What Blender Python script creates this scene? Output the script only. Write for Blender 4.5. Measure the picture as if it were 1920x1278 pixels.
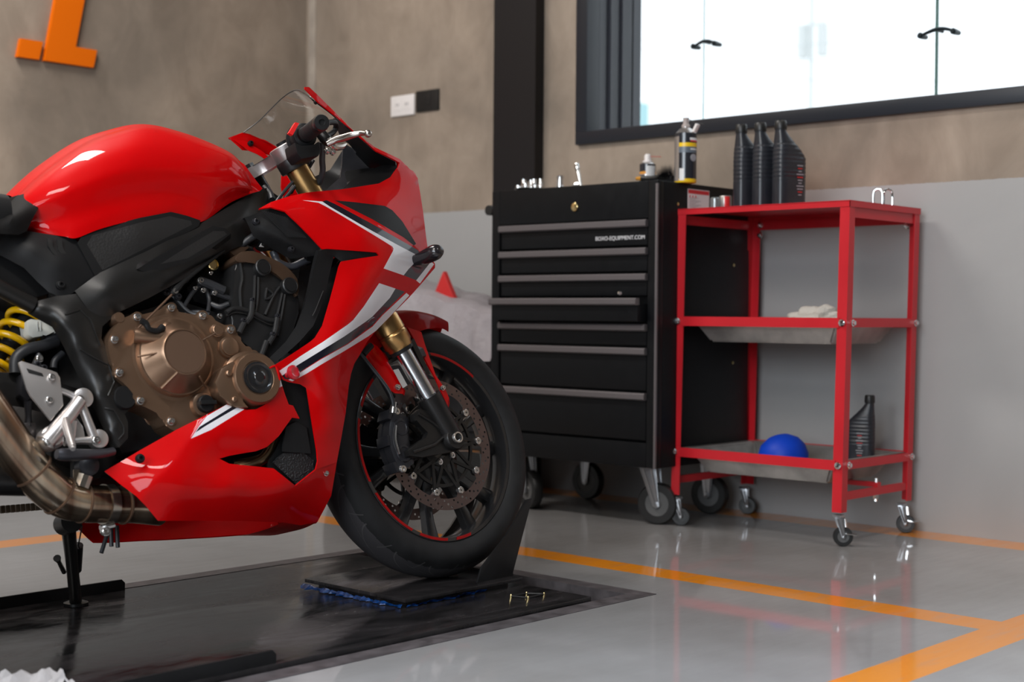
import bpy, bmesh, math, random
import numpy as np
from mathutils import Vector, Matrix
from mathutils.geometry import delaunay_2d_cdt
random.seed(7); rng = np.random.default_rng(7)
for o in list(bpy.data.objects): bpy.data.objects.remove(o, do_unlink=True)
SC = bpy.context.scene; COL = SC.collection
PI = math.pi

# ---------------------------------------------------------------- camera
# world: X runs along the work bay, Y towards the left wall, Z up; the camera stands at x = y = 0
H = 0.64; FPX = 2719.918; CX, CY = 960.0, 639.0
def _ray(px, py): return np.array([px-CX, -(py-CY), -FPX])
_X = _ray(3490, 608); _X /= np.linalg.norm(_X)
_Y = _ray(-1965, 565); _Y /= np.linalg.norm(_Y)
_Z = np.cross(_X, _Y); _Z /= np.linalg.norm(_Z); _Y = np.cross(_Z, _X)
RW = np.stack([_X, _Y, _Z])
cam = bpy.data.objects.new('camera', bpy.data.cameras.new('camera')); COL.objects.link(cam)
m = Matrix.Identity(4)
for i in range(3):
    for j in range(3): m[i][j] = RW[i][j]
m[2][3] = H
cam.matrix_world = m
cam.data.sensor_width = 36; cam.data.lens = FPX/1920*36
cam.data.clip_start = 0.05; cam.data.clip_end = 400
cam.data.dof.use_dof = True; cam.data.dof.focus_distance = 3.2; cam.data.dof.aperture_fstop = 3.2
SC.camera = cam

# ---------------------------------------------------------------- light
vs = SC.view_settings
SC.display_settings.display_device = 'sRGB'
vs.view_transform = 'Standard'; vs.look = 'None'; vs.gamma = 1; vs.use_curve_mapping = False
vs.exposure = 0.0
w = bpy.data.worlds.new('overcast_sky'); SC.world = w; w.use_nodes = True
nt = w.node_tree; bg = nt.nodes['Background']
bg.inputs[0].default_value = (0.86, 0.94, 1.0, 1); bg.inputs[1].default_value = 1.5
def area(name, loc, look, sx, sy, power, col):
    l = bpy.data.lights.new(name, 'AREA'); l.shape = 'RECTANGLE'; l.size = sx; l.size_y = sy
    l.energy = power; l.color = col
    o = bpy.data.objects.new(name, l); COL.objects.link(o); o.location = loc
    o.rotation_euler = (Vector(look)-Vector(loc)).to_track_quat('-Z', 'Y').to_euler()
    return o
# daylight through the shop front, the ceiling lamp by the left wall, and added fill lights
area('shopfront_daylight', (-3.1, 0.5, 1.5), (3.2, 0.9, 0.2), 3.4, 2.5, 270, (0.84, 0.92, 1.0))
area('tank_fill_light', (0.7, 1.9, 2.45), (1.2, 2.3, 0), 1.2, .3, 30, (1.0, 0.95, 0.90))  # added fill, brightens the tank more than the fairing
l_ = area('right_wall_fill_light', (3.3, 0.95, 3.2), (3.9, 1.0, 0), .5, .5, 9, (1.0, 0.94, 0.89)); l_.data.spread = math.radians(80)  # added fill for the right-hand wall, no fitting there
l_ = area('near_floor_fill_light', (1.25, 0.45, 3.22), (1.3, 0.6, 0), .8, .8, 34, (0.74, 0.86, 1.0)); l_.data.spread = math.radians(66)  # added cool fill for the near floor, the ceiling has no opening
area('overhead_fill_light', (-1.6, 1.0, 3.2), (0.6, 1.6, 0), 2.0, 1.2, 60, (1.0, 0.95, 0.90))  # added overhead fill for the room, not a real fitting
area('ceiling_lamp_wall', (1.7, 3.9, 3.22), (1.9, 3.9, 0), 1.5, .35, 72, (1.0, 0.95, 0.90))


# ---------------------------------------------------------------- materials
MATS = {}
def mat(name, col, rough=.5, metal=0., coat=0., spec=.5, noise=None, bump=None, aniso=0, ior=None, alpha=None, trans=0, coatr=.03):
    """noise=(scale, amount 0..1 darkening/lightening, detail); bump=(scale, strength, distance)"""
    if name in MATS: return MATS[name]
    m = bpy.data.materials.new(name); m.use_nodes = True; nt = m.node_tree; b = nt.nodes['Principled BSDF']
    b.inputs['Base Color'].default_value = (*col, 1); b.inputs['Roughness'].default_value = rough
    b.inputs['Metallic'].default_value = metal; b.inputs['Coat Weight'].default_value = coat
    b.inputs['Coat Roughness'].default_value = coatr
    b.inputs['Specular IOR Level'].default_value = spec
    if trans: b.inputs['Transmission Weight'].default_value = trans
    if ior: b.inputs['IOR'].default_value = ior
    tc = nt.nodes.new('ShaderNodeTexCoord')
    if noise:
        n = nt.nodes.new('ShaderNodeTexNoise'); n.inputs['Scale'].default_value = noise[0]; n.inputs['Detail'].default_value = 6
        nt.links.new(tc.outputs['Object'], n.inputs['Vector'])
        mr = nt.nodes.new('ShaderNodeMapRange'); mr.inputs[1].default_value = .3; mr.inputs[2].default_value = .7
        mr.inputs[3].default_value = 1-noise[1]; mr.inputs[4].default_value = 1+noise[1]
        nt.links.new(n.outputs['Fac'], mr.inputs[0])
        mx = nt.nodes.new('ShaderNodeVectorMath'); mx.operation = 'SCALE'; mx.inputs[0].default_value = col
        nt.links.new(mr.outputs[0], mx.inputs['Scale']); nt.links.new(mx.outputs[0], b.inputs['Base Color'])
        rr = nt.nodes.new('ShaderNodeMapRange'); rr.inputs[3].default_value = rough*.8; rr.inputs[4].default_value = min(1, rough*1.2)
        nt.links.new(n.outputs['Fac'], rr.inputs[0]); nt.links.new(rr.outputs[0], b.inputs['Roughness'])
    if bump:
        n = nt.nodes.new('ShaderNodeTexNoise'); n.inputs['Scale'].default_value = bump[0]; n.inputs['Detail'].default_value = 4
        nt.links.new(tc.outputs['Object'], n.inputs['Vector'])
        bp_ = nt.nodes.new('ShaderNodeBump'); bp_.inputs['Strength'].default_value = bump[1]; bp_.inputs['Distance'].default_value = bump[2]
        nt.links.new(n.outputs['Fac'], bp_.inputs['Height']); nt.links.new(bp_.outputs[0], b.inputs['Normal'])
    MATS[name] = m; return m

def nodes(m): return m.node_tree.nodes, m.node_tree.links, m.node_tree.nodes['Principled BSDF']
def concrete(name, upper, lower=None, line=1.038, seams=()):
    """bare trowelled concrete above, flat grey paint below a paint line"""
    m = mat(name, upper, .75); N, L, b = nodes(m)
    geo = N.new('ShaderNodeNewGeometry')
    def noise(sc, det, rough=.55, st=(1, 1, 1)):
        mp = N.new('ShaderNodeMapping'); mp.inputs['Scale'].default_value = st; L.new(geo.outputs['Position'], mp.inputs['Vector'])
        n = N.new('ShaderNodeTexNoise'); n.inputs['Scale'].default_value = sc; n.inputs['Detail'].default_value = det; n.inputs['Roughness'].default_value = rough
        n.inputs['Distortion'].default_value = .6
        L.new(mp.outputs[0], n.inputs['Vector']); return n
    n1 = noise(1.3, 5); n2 = noise(6, 8, .65, (1, 1, .6)); n3 = noise(60, 6)
    cr = N.new('ShaderNodeValToRGB'); L.new(n1.outputs['Fac'], cr.inputs[0])
    e = cr.color_ramp.elements; e[0].position = .32; e[1].position = .68
    e[0].color = (upper[0]*.70, upper[1]*.70, upper[2]*.68, 1); e[1].color = (upper[0]*1.22, upper[1]*1.2, upper[2]*1.15, 1)
    cr2 = N.new('ShaderNodeValToRGB'); L.new(n2.outputs['Fac'], cr2.inputs[0])
    e = cr2.color_ramp.elements; e[0].position = .3; e[1].position = .72; e[0].color = (.78, .76, .74, 1); e[1].color = (1.15, 1.15, 1.15, 1)
    mu = N.new('ShaderNodeMix'); mu.data_type = 'RGBA'; mu.blend_type = 'MULTIPLY'; mu.inputs[0].default_value = 1
    L.new(cr.outputs[0], mu.inputs[6]); L.new(cr2.outputs[0], mu.inputs[7]); out = mu.outputs[2]
    if lower:
        sp = N.new('ShaderNodeSeparateXYZ'); L.new(geo.outputs['Position'], sp.inputs[0])
        ad = N.new('ShaderNodeMath'); ad.operation = 'MULTIPLY_ADD'; L.new(n3.outputs['Fac'], ad.inputs[0]); ad.inputs[1].default_value = .006; L.new(sp.outputs['Z'], ad.inputs[2])
        lt = N.new('ShaderNodeMath'); lt.operation = 'LESS_THAN'; L.new(ad.outputs[0], lt.inputs[0]); lt.inputs[1].default_value = line
        cr3 = N.new('ShaderNodeValToRGB'); L.new(n1.outputs['Fac'], cr3.inputs[0]); e = cr3.color_ramp.elements
        e[0].position = .3; e[1].position = .7; e[0].color = tuple(c*.93 for c in lower)+(1,); e[1].color = tuple(c*1.05 for c in lower)+(1,)
        mx = N.new('ShaderNodeMix'); mx.data_type = 'RGBA'; L.new(lt.outputs[0], mx.inputs[0]); L.new(out, mx.inputs[6]); L.new(cr3.outputs[0], mx.inputs[7]); out = mx.outputs[2]
        rm = N.new('ShaderNodeMapRange'); L.new(lt.outputs[0], rm.inputs[0]); rm.inputs[3].default_value = .8; rm.inputs[4].default_value = .45
        L.new(rm.outputs[0], b.inputs['Roughness'])
    L.new(out, b.inputs['Base Color'])
    bm_ = N.new('ShaderNodeBump'); bm_.inputs['Strength'].default_value = .25; bm_.inputs['Distance'].default_value = .004
    L.new(n2.outputs['Fac'], bm_.inputs['Height']); L.new(bm_.outputs[0], b.inputs['Normal'])
    return m

def epoxy_floor():
    m = mat('grey_epoxy_floor', (.30, .30, .31), .16, spec=.5); N, L, b = nodes(m)
    geo = N.new('ShaderNodeNewGeometry'); sp = N.new('ShaderNodeSeparateXYZ'); L.new(geo.outputs['Position'], sp.inputs[0])
    n = N.new('ShaderNodeTexNoise'); n.inputs['Scale'].default_value = 2.2; n.inputs['Detail'].default_value = 8; n.inputs['Roughness'].default_value = .62; L.new(geo.outputs['Position'], n.inputs['Vector'])
    mp = N.new('ShaderNodeMapping'); mp.inputs['Rotation'].default_value = (0, 0, .7); mp.inputs['Scale'].default_value = (2, 14, 1); L.new(geo.outputs['Position'], mp.inputs['Vector'])
    n2 = N.new('ShaderNodeTexNoise'); n2.inputs['Scale'].default_value = 3; n2.inputs['Detail'].default_value = 8; L.new(mp.outputs[0], n2.inputs['Vector'])
    cr = N.new('ShaderNodeValToRGB'); L.new(n.outputs['Fac'], cr.inputs[0]); e = cr.color_ramp.elements
    e[0].position = .3; e[1].position = .7; e[0].color = (.205, .198, .192, 1); e[1].color = (.295, .29, .29, 1)
    # orange lane lines painted on the floor
    def band(axis, a, c_):
        g = N.new('ShaderNodeMath'); g.operation = 'GREATER_THAN'; L.new(axis, g.inputs[0]); g.inputs[1].default_value = a
        l = N.new('ShaderNodeMath'); l.operation = 'LESS_THAN'; L.new(axis, l.inputs[0]); l.inputs[1].default_value = c_
        q = N.new('ShaderNodeMath'); q.operation = 'MULTIPLY'; L.new(g.outputs[0], q.inputs[0]); L.new(l.outputs[0], q.inputs[1]); return q.outputs[0]
    def op(o_, a, b_):
        q = N.new('ShaderNodeMath'); q.operation = o_; L.new(a, q.inputs[0]); L.new(b_, q.inputs[1]); return q.outputs[0]
    X, Y = sp.outputs['X'], sp.outputs['Y']
    m1 = op('MULTIPLY', band(X, 2.834, 2.935), band(Y, 1.30, 3.765))
    m2 = band(Y, 1.212, 1.315)
    m3 = op('MULTIPLY', band(Y, 3.652, 3.765), band(X, -3, 2.935))
    m4 = band(X, 3.878, 4.02)
    mm = op('MAXIMUM', op('MAXIMUM', m1, m2), op('MAXIMUM', m3, m4))
    wr = N.new('ShaderNodeMapRange'); L.new(n2.outputs['Fac'], wr.inputs[0]); wr.inputs[1].default_value = .25; wr.inputs[2].default_value = .45; wr.inputs[3].default_value = .65; wr.inputs[4].default_value = 1
    mm = op('MULTIPLY', mm, wr.outputs[0])
    mx = N.new('ShaderNodeMix'); mx.data_type = 'RGBA'; L.new(mm, mx.inputs[0]); L.new(cr.outputs[0], mx.inputs[6]); mx.inputs[7].default_value = (.66, .22, .006, 1)
    L.new(mx.outputs[2], b.inputs['Base Color'])
    rr = N.new('ShaderNodeMapRange'); L.new(n2.outputs['Fac'], rr.inputs[0]); b.inputs['Coat Weight'].default_value = .8; b.inputs['Coat Roughness'].default_value = .05; rr.inputs[3].default_value = .28; rr.inputs[4].default_value = .46
    L.new(rr.outputs[0], b.inputs['Roughness'])
    bm_ = N.new('ShaderNodeBump'); bm_.inputs['Strength'].default_value = .05; bm_.inputs['Distance'].default_value = .01
    L.new(n.outputs['Fac'], bm_.inputs['Height']); L.new(bm_.outputs[0], b.inputs['Normal'])
    return m

def dirty_steel():
    m = mat('oily_black_steel', (.02, .02, .02), .2, spec=.28); N, L, b = nodes(m)
    geo = N.new('ShaderNodeNewGeometry')
    mp = N.new('ShaderNodeMapping'); mp.inputs['Rotation'].default_value = (0, 0, .15); mp.inputs['Scale'].default_value = (1.6, 5, 1); L.new(geo.outputs['Position'], mp.inputs['Vector'])
    n = N.new('ShaderNodeTexNoise'); n.inputs['Scale'].default_value = 2.0; n.inputs['Detail'].default_value = 12; n.inputs['Roughness'].default_value = .68; n.inputs['Distortion'].default_value = .8; L.new(mp.outputs[0], n.inputs['Vector'])
    cr = N.new('ShaderNodeValToRGB'); L.new(n.outputs['Fac'], cr.inputs[0]); e = cr.color_ramp.elements
    e[0].position = .38; e[1].position = .72; e[0].color = (.005, .005, .005, 1); e[1].color = (.034, .030, .031, 1)
    L.new(cr.outputs[0], b.inputs['Base Color'])
    rr = N.new('ShaderNodeMapRange'); L.new(n.outputs['Fac'], rr.inputs[0]); rr.inputs[1].default_value = .35; rr.inputs[2].default_value = .7; rr.inputs[3].default_value = .07; rr.inputs[4].default_value = .34
    L.new(rr.outputs[0], b.inputs['Roughness'])
    n2 = N.new('ShaderNodeTexNoise'); n2.inputs['Scale'].default_value = 40; n2.inputs['Detail'].default_value = 6; L.new(geo.outputs['Position'], n2.inputs['Vector'])
    bm_ = N.new('ShaderNodeBump'); bm_.inputs['Strength'].default_value = .12; bm_.inputs['Distance'].default_value = .002
    L.new(n2.outputs['Fac'], bm_.inputs['Height']); L.new(bm_.outputs[0], b.inputs['Normal'])
    return m

# ---------------------------------------------------------------- mesh helpers
def link(name, bm, mats, parent=None, sharp=35, smooth=True, kind=None):
    me = bpy.data.meshes.new(name)
    bmesh.ops.recalc_face_normals(bm, faces=bm.faces[:]) if not getattr(bm, '_keep', False) else None
    for f in bm.faces: f.smooth = smooth
    if smooth:
        ca = math.radians(sharp)
        for e in bm.edges:
            if len(e.link_faces) == 2:
                try:
                    if e.calc_face_angle() > ca: e.smooth = False
                except ValueError: pass
    bm.to_mesh(me); bm.free()
    if not isinstance(mats, (list, tuple)): mats = [mats]
    for x in mats: me.materials.append(x)
    o = bpy.data.objects.new(name, me); COL.objects.link(o)
    if parent: o.parent = parent
    if kind: o['kind'] = kind
    return o
def tag(o, label, cat=None, group=None):
    o['label'] = label
    if cat: o['category'] = cat
    if group: o['group'] = group
    return o
def empty(name, loc, rz=0, mw=None):
    o = bpy.data.objects.new(name, None); COL.objects.link(o); o.empty_display_size = .1
    if mw is not None: o.matrix_world = mw
    else: o.location = loc; o.rotation_euler = (0, 0, rz)
    return o
def dup(root, loc, rz=None):
    r = root.copy(); COL.objects.link(r); r.location = loc
    if rz is not None: r.rotation_euler = (0, 0, rz)
    for ch in list(root.children):
        c = ch.copy(); COL.objects.link(c); c.parent = r
        for g in list(ch.children):
            d = g.copy(); COL.objects.link(d); d.parent = c
    return r
def box(bm, a, b, bev=0, mi=0, M=None):
    v = [bm.verts.new((x, y, z)) for z in (a[2], b[2]) for y in (a[1], b[1]) for x in (a[0], b[0])]
    if M is not None:
        for q in v: q.co = M @ q.co
    fs = [bm.faces.new([v[i] for i in q]) for q in ((0, 2, 3, 1), (4, 5, 7, 6), (0, 1, 5, 4), (2, 6, 7, 3), (0, 4, 6, 2), (1, 3, 7, 5))]
    for f in fs: f.material_index = mi
    if bev:
        es = list({e for f in fs for e in f.edges})
        r = bmesh.ops.bevel(bm, geom=es, offset=bev, segments=2, affect='EDGES', profile=.6)
        for f in r['faces']: f.material_index = mi
    return fs
def frame_from(axis):
    a = Vector(axis).normalized(); t = Vector((0, 0, 1)) if abs(a.z) < .9 else Vector((1, 0, 0))
    u = a.cross(t).normalized(); v = a.cross(u); return a, u, v
def lathe(bm, org, axis, prof, n=32, mi=0, caps=True, a0=0, a1=2*PI):
    """prof = [(r, t)] along the axis"""
    a, u, v = frame_from(axis); org = Vector(org); full = abs(a1-a0-2*PI) < 1e-6
    rings = []
    for r, t in prof:
        if r < 1e-6: rings.append([bm.verts.new(org+a*t)]); continue
        k = n if full else n+1
        rings.append([bm.verts.new(org+a*t+(u*math.cos(a0+(a1-a0)*i/n)+v*math.sin(a0+(a1-a0)*i/n))*r) for i in range(k)])
    fs = []
    for A, B in zip(rings, rings[1:]):
        k = n
        for i in range(k):
            j = (i+1) % n if full else i+1
            if len(A) == 1 and len(B) == 1: continue
            q = [A[0], B[i], B[j]] if len(A) == 1 else ([A[i], B[0], A[j]] if len(B) == 1 else [A[i], B[i], B[j], A[j]])
            try: fs.append(bm.faces.new(q))
            except ValueError: pass
    if caps and full:
        for R_ in (rings[0], rings[-1]):
            if len(R_) > 2: fs.append(bm.faces.new(R_))
    for f in fs: f.material_index = mi
    return fs
def crom(P, k):
    """Catmull-Rom through points, k samples per span"""
    P = [np.array(p, float) for p in P]; n = len(P)
    if n < 3: return [P[0]+(P[-1]-P[0])*t for t in np.linspace(0, 1, k+1)]
    out = []
    for i in range(n-1):
        p0 = P[i-1] if i else 2*P[0]-P[1]; p1, p2 = P[i], P[i+1]; p3 = P[i+2] if i+2 < n else 2*P[-1]-P[-2]
        for t in np.linspace(0, 1, k, endpoint=False):
            out.append(.5*((2*p1)+(-p0+p2)*t+(2*p0-5*p1+4*p2-p3)*t*t+(-p0+3*p1-3*p2+p3)*t**3))
    out.append(P[-1]); return out
def tube(bm, pts, r, n=12, smooth=0, mi=0, caps=True):
    """r number or list per point; smooth = samples per span"""
    pts = [np.array(p, float) for p in pts]
    rr = list(r) if isinstance(r, (list, tuple)) else [r]*len(pts)
    if smooth:
        q = crom([np.append(p, x) for p, x in zip(pts, rr)], smooth); pts = [x[:3] for x in q]; rr = [x[3] for x in q]
    T = []
    for i in range(len(pts)):
        a = pts[max(i-1, 0)]; b = pts[min(i+1, len(pts)-1)]; T.append(Vector(b-a).normalized())
    _, u, v = frame_from(T[0]); rings = []
    for i, p in enumerate(pts):
        if i:
            ax = T[i-1].cross(T[i])
            if ax.length > 1e-7:
                R_ = Matrix.Rotation(T[i-1].angle(T[i]), 3, ax.normalized()); u = R_@u; v = R_@v
        rings.append([bm.verts.new(Vector(p)+(u*math.cos(2*PI*j/n)+v*math.sin(2*PI*j/n))*rr[i]) for j in range(n)])
    fs = []
    for A, B in zip(rings, rings[1:]):
        for j in range(n): fs.append(bm.faces.new([A[j], B[j], B[(j+1) % n], A[(j+1) % n]]))
    if caps: fs += [bm.faces.new(rings[0][::-1]), bm.faces.new(rings[-1])]
    for f in fs: f.material_index = mi
    return fs
def prism(bm, pts, d, mi=0, bev=0):
    """extrude a planar polygon of 3-D points by vector d"""
    d = Vector(d); A = [bm.verts.new(Vector(p)) for p in pts]; B = [bm.verts.new(Vector(p)+d) for p in pts]; n = len(A)
    fs = [bm.faces.new(A[::-1]), bm.faces.new(B)]+[bm.faces.new([A[i], A[(i+1) % n], B[(i+1) % n], B[i]]) for i in range(n)]
    for f in fs: f.material_index = mi
    if bev:
        r = bmesh.ops.bevel(bm, geom=list({e for f in fs for e in f.edges}), offset=bev, segments=2, affect='EDGES', profile=.6)
        for f in r['faces']: f.material_index = mi
    return fs
def text_mesh(name, s, size, m_, parent=None, mw=None, ext=.0004, align='LEFT'):
    c = bpy.data.curves.new(name, 'FONT'); c.body = s; c.size = size; c.extrude = ext; c.align_x = align
    o = bpy.data.objects.new(name, c); COL.objects.link(o)
    dg = bpy.context.evaluated_depsgraph_get(); me = bpy.data.meshes.new_from_object(o.evaluated_get(dg))
    bpy.data.objects.remove(o, do_unlink=True)
    me.materials.clear(); me.materials.append(m_)
    q = bpy.data.objects.new(name, me); COL.objects.link(q)
    if parent: q.parent = parent
    if mw is not None: q.matrix_local = mw
    return q

# ---------------------------------------------------------------- room
XW, YL, ZC = 4.01, 4.96, 3.3
WALLU = (.30, .245, .20); WALLL = (.36, .355, .35)
M_wall = concrete('concrete_wall', WALLU, WALLL, 1.042)
def slab(name, a, b, m_, kind='structure', bev=0):
    bm = bmesh.new(); box(bm, a, b, bev); o = link(name, bm, m_, smooth=False); o['kind'] = kind; return o
# back wall with the window opening (y 1.0..3.36, z 1.29..2.5)
WY0, WY1, WZ0, WZ1 = 1.58, 3.36, 1.29, 2.6
bm = bmesh.new()
box(bm, (XW, -4.2, -.2), (XW+.24, YL+.2, WZ0)); box(bm, (XW, -4.2, WZ1), (XW+.24, YL+.2, ZC))
box(bm, (XW, WY1, WZ0), (XW+.24, YL+.2, WZ1)); box(bm, (XW, -4.2, WZ0), (XW+.24, WY0, WZ1))
link('wall_back', bm, M_wall, smooth=False, kind='structure')
slab('trim_4', (XW-.004, 4.895, 0), (XW, 4.94, ZC), mat('pale_plaster_strip', (.36, .31, .26), .8, noise=(9, .25)))
slab('wall_left', (-3.2, YL, -.2), (XW, YL+.2, ZC), M_wall)
slab('wall_front', (-3.4, -4.2, -.2), (-3.2, YL+.2, ZC), mat('dim_plaster', (.16, .15, .14), .8))
slab('wall_right', (-3.2, -4.4, -.2), (XW+.24, -4.2, ZC), MATS['dim_plaster'])
slab('ceiling', (-3.2, -4.2, ZC), (XW+.24, YL+.2, ZC+.15), mat('ceiling_paint', (.22, .215, .21), .8))
# floor with the pit cut out
PX0, PX1, PY0, PY1 = -1.6, 2.654, 2.010, 2.966
M_floor = epoxy_floor()
bm = bmesh.new()
for a, b in (((-3.2, -4.2), (XW, PY0)), ((-3.2, PY1), (XW, YL)), ((PX1, PY0), (XW, PY1)), ((-3.2, PY0), (PX0, PY1))):
    box(bm, (a[0], a[1], -.2), (b[0], b[1], 0))
link('floor', bm, M_floor, smooth=False, kind='structure')
# outside ground beyond the shop front and window
slab('ground', (-30, -30, -.35), (60, 40, -.21), mat('pale_paving', (.5, .5, .48), .9))
# pit: steel edge frame and dark pit box
bm = bmesh.new(); fw = .05
for a, b in (((PX0, PY0), (PX1, PY0+fw)), ((PX0, PY1-fw), (PX1, PY1)), ((PX1-fw, PY0+fw), (PX1, PY1-fw))):
    box(bm, (a[0], a[1], -.10), (b[0], b[1], .0015))
link('trim_1', bm, mat('worn_steel_edge', (.085, .075, .078), .45, .3, noise=(30, .35)), smooth=False, kind='structure')
slab('trim_2', (PX0, PY0, -.2), (PX1, PY1, -.15), mat('pit_black', (.012, .012, .013), .5))

M_steel = dirty_steel()
M_blackpaint = mat('black_powdercoat', (.009, .009, .0095), .36, spec=.3, noise=(20, .2))
# lift platform
lift = empty('motorcycle_lift', (0, 0, 0))
tag(lift, 'low black steel motorcycle lift platform sunk into the floor under the red motorcycle', 'lift')
bm = bmesh.new(); box(bm, (PX0+.1, 2.068, -.07), (2.492, 2.872, 0.010), .003); link('platform_plate', bm, M_steel, lift)
bm = bmesh.new(); box(bm, (PX0+.3, 2.25, -.15), (2.3, 2.32, -.07)); box(bm, (PX0+.3, 2.65, -.15), (2.3, 2.72, -.07)); link('support_rail', bm, M_blackpaint, lift)
def rail(y0, y1, x1):
    bm = bmesh.new()
    c = .008; h = .034
    P = [(PX0+.15, y0, .01), (x1, y0, .01), (x1, y0, h-c), (x1-.004, y0, h-.004), (x1-c, y0, h), (PX0+.15, y0, h)]
    prism(bm, P, (0, y1-y0, 0)); return bm
link('side_rail', rail(2.862, 2.868, 1.80), M_blackpaint, lift)
link('side_rail', rail(2.074, 2.080, 1.615), M_blackpaint, lift)
# turntable plate below the front wheel
bm = bmesh.new(); box(bm, (2.105, 2.262, .022), (2.475, 2.60, .030), .001); box(bm, (2.13, 2.285, 0.01), (2.45, 2.58, .022)); link('wheel_plate', bm, M_steel, lift)
def WD(px, py): return RW @ _ray(px, py)
O0 = np.array([0, 0, H])
def onx(px, py, x): d = WD(px, py); return O0+d*(x/d[0])
def ony(px, py, y): d = WD(px, py); return O0+d*(y/d[1])
def onz(px, py, z): d = WD(px, py); return O0+d*((z-H)/d[2])

stop = empty('wheel_stop', (2.46, 2.38, 0))
tag(stop, 'black bent steel wheel stop on the lift plate in front of the front tyre', 'wheel stop')
ck = [ony(*p, 2.288) for p in ((893, 1098), (903, 1064), (918, 1044), (948, 1005), (970, 968), (986, 937), (998, 934), (990, 965), (980, 1003), (958, 1089))]
ck = [Vector((p[0]-2.46, p[1]-2.38, p[2])) for p in ck]
bm = bmesh.new(); prism(bm, ck, (0, .005, 0), bev=.0008); link('cheek', bm, M_blackpaint, stop)
bm = bmesh.new(); prism(bm, [p+Vector((0.02, .20, 0)) for p in ck], (0, .005, 0), bev=.0008); link('cheek', bm, M_blackpaint, stop)
bm = bmesh.new(); box(bm, (-.0, -.087, .0302), (.016, .11, .036)); link('base_strip', bm, M_blackpaint, stop)
# blue protective film squeezed out along two edges of the wheel plate
M_film = mat('blue_film', (.006, .06, .24), .25, spec=.6, noise=(60, .6), bump=(90, .8, .004))
bm = bmesh.new()
def strip(a, b, k=46):
    a = np.array(a); b = np.array(b); t = (b-a)/np.linalg.norm(b-a); nn = np.array([t[1], -t[0], 0]); rows = []
    for i in range(k+1):
        p = a+(b-a)*i/k; s = .95-.6*i/k+.25*math.sin(i*.7)+rng.uniform(-.3, .3); s = max(s, .08)
        rows.append([bm.verts.new(Vector(p+nn*.003*s+np.array([0, 0, .013+.007*min(s, 1)]))), bm.verts.new(Vector(p+nn*(.008*s+rng.uniform(0, .004))+np.array([0, 0, .0135+rng.uniform(-.001, .003)]))), bm.verts.new(Vector(p+nn*(.008+rng.uniform(0, .012))*s+np.array([0, 0, .0112])))])
    for A, B in zip(rows, rows[1:]):
        for j in range(2): bm.faces.new([A[j], B[j], B[j+1], A[j+1]])
strip((2.104, 2.60, 0), (2.104, 2.268, 0)); strip((2.355, 2.258, 0), (2.108, 2.258, 0), 40)
bmesh.ops.solidify(bm, geom=bm.faces[:], thickness=.001)
tag(link('protective_film', bm, M_film), 'crumpled blue plastic film along the edges of the plate under the front tyre', 'film')
# small latch with four brass studs
la = empty('floor_latch', (2.36, 2.14, 0)); tag(la, 'small dark latch plate with four brass studs on the lift near the wheel stop', 'latch')
M_brass = mat('brass', (.8, .62, .3), .2, 1)
pts = [(987, 1112), (1020, 1113), (990, 1120), (958, 1117)]
q = [onz(*p, .014)-np.array([2.36, 2.14, 0]) for p in pts]
bm = bmesh.new()
for a, b in ((0, 1), (1, 2), (2, 3), (3, 0)): tube(bm, [q[a], q[b]], .0022, 6)
link('latch_frame', bm, M_blackpaint, la)
for p in q:
    bm = bmesh.new(); lathe(bm, (p[0], p[1], .010), (0, 0, 1), [(.003, 0), (.003, .006), (.0015, .008), (0, .008)], 10); link('stud', bm, M_brass, la)
# pale rag at the near end of the lift
bm = bmesh.new(); bmesh.ops.create_grid(bm, x_segments=26, y_segments=18, size=1)
for v in bm.verts:
    x, y = v.co.x, v.co.y; rr_ = 1+.12*math.sin(3*math.atan2(y, x)+1)
    v.co = Vector((x*.14*rr_, y*.085*rr_, .012+.010*math.sin(9*x+4*y)+.006*math.sin(15*y-5*x)+.003*math.sin(33*x)))
bmesh.ops.solidify(bm, geom=bm.faces[:], thickness=.002)
o = link('cleaning_rag', bm, mat('pale_cotton', (.36, .34, .34), .95, bump=(200, .6, .002))); o.location = (1.13, 2.17, .009)
o.rotation_euler = (0, 0, .5)
tag(o, 'crumpled pale rag lying on the lift platform at the lower left', 'rag')

# ---------------------------------------------------------------- window
M_frame = mat('black_window_frame', (.012, .015, .022), .35)
wn = empty('window_1', (XW, 2, WZ0)); wn['kind'] = 'structure'
def wbox(name, a, b, m_, parent=wn, bev=.003):
    bm = bmesh.new(); box(bm, (a[0]-XW, a[1]-2, a[2]-WZ0), (b[0]-XW, b[1]-2, b[2]-WZ0), bev); return link(name, bm, m_, parent)
fr = bmesh.new()
for a, b in (((XW-.02, WY0, 1.250), (XW+.05, 3.408, 1.296)), ((XW-.02, WY0, WZ1-.01), (XW+.05, 3.408, WZ1+.04)), ((XW-.02, WY1-.005, 1.296), (XW+.05, 3.408, WZ1-.01)), ((XW-.02, WY0-.04, 1.25), (XW+.05, WY0, WZ1+.04))):
    box(fr, (a[0]-XW, a[1]-2, a[2]-WZ0), (b[0]-XW, b[1]-2, b[2]-WZ0), .002)
link('window_frame', fr, M_frame, wn)
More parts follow.
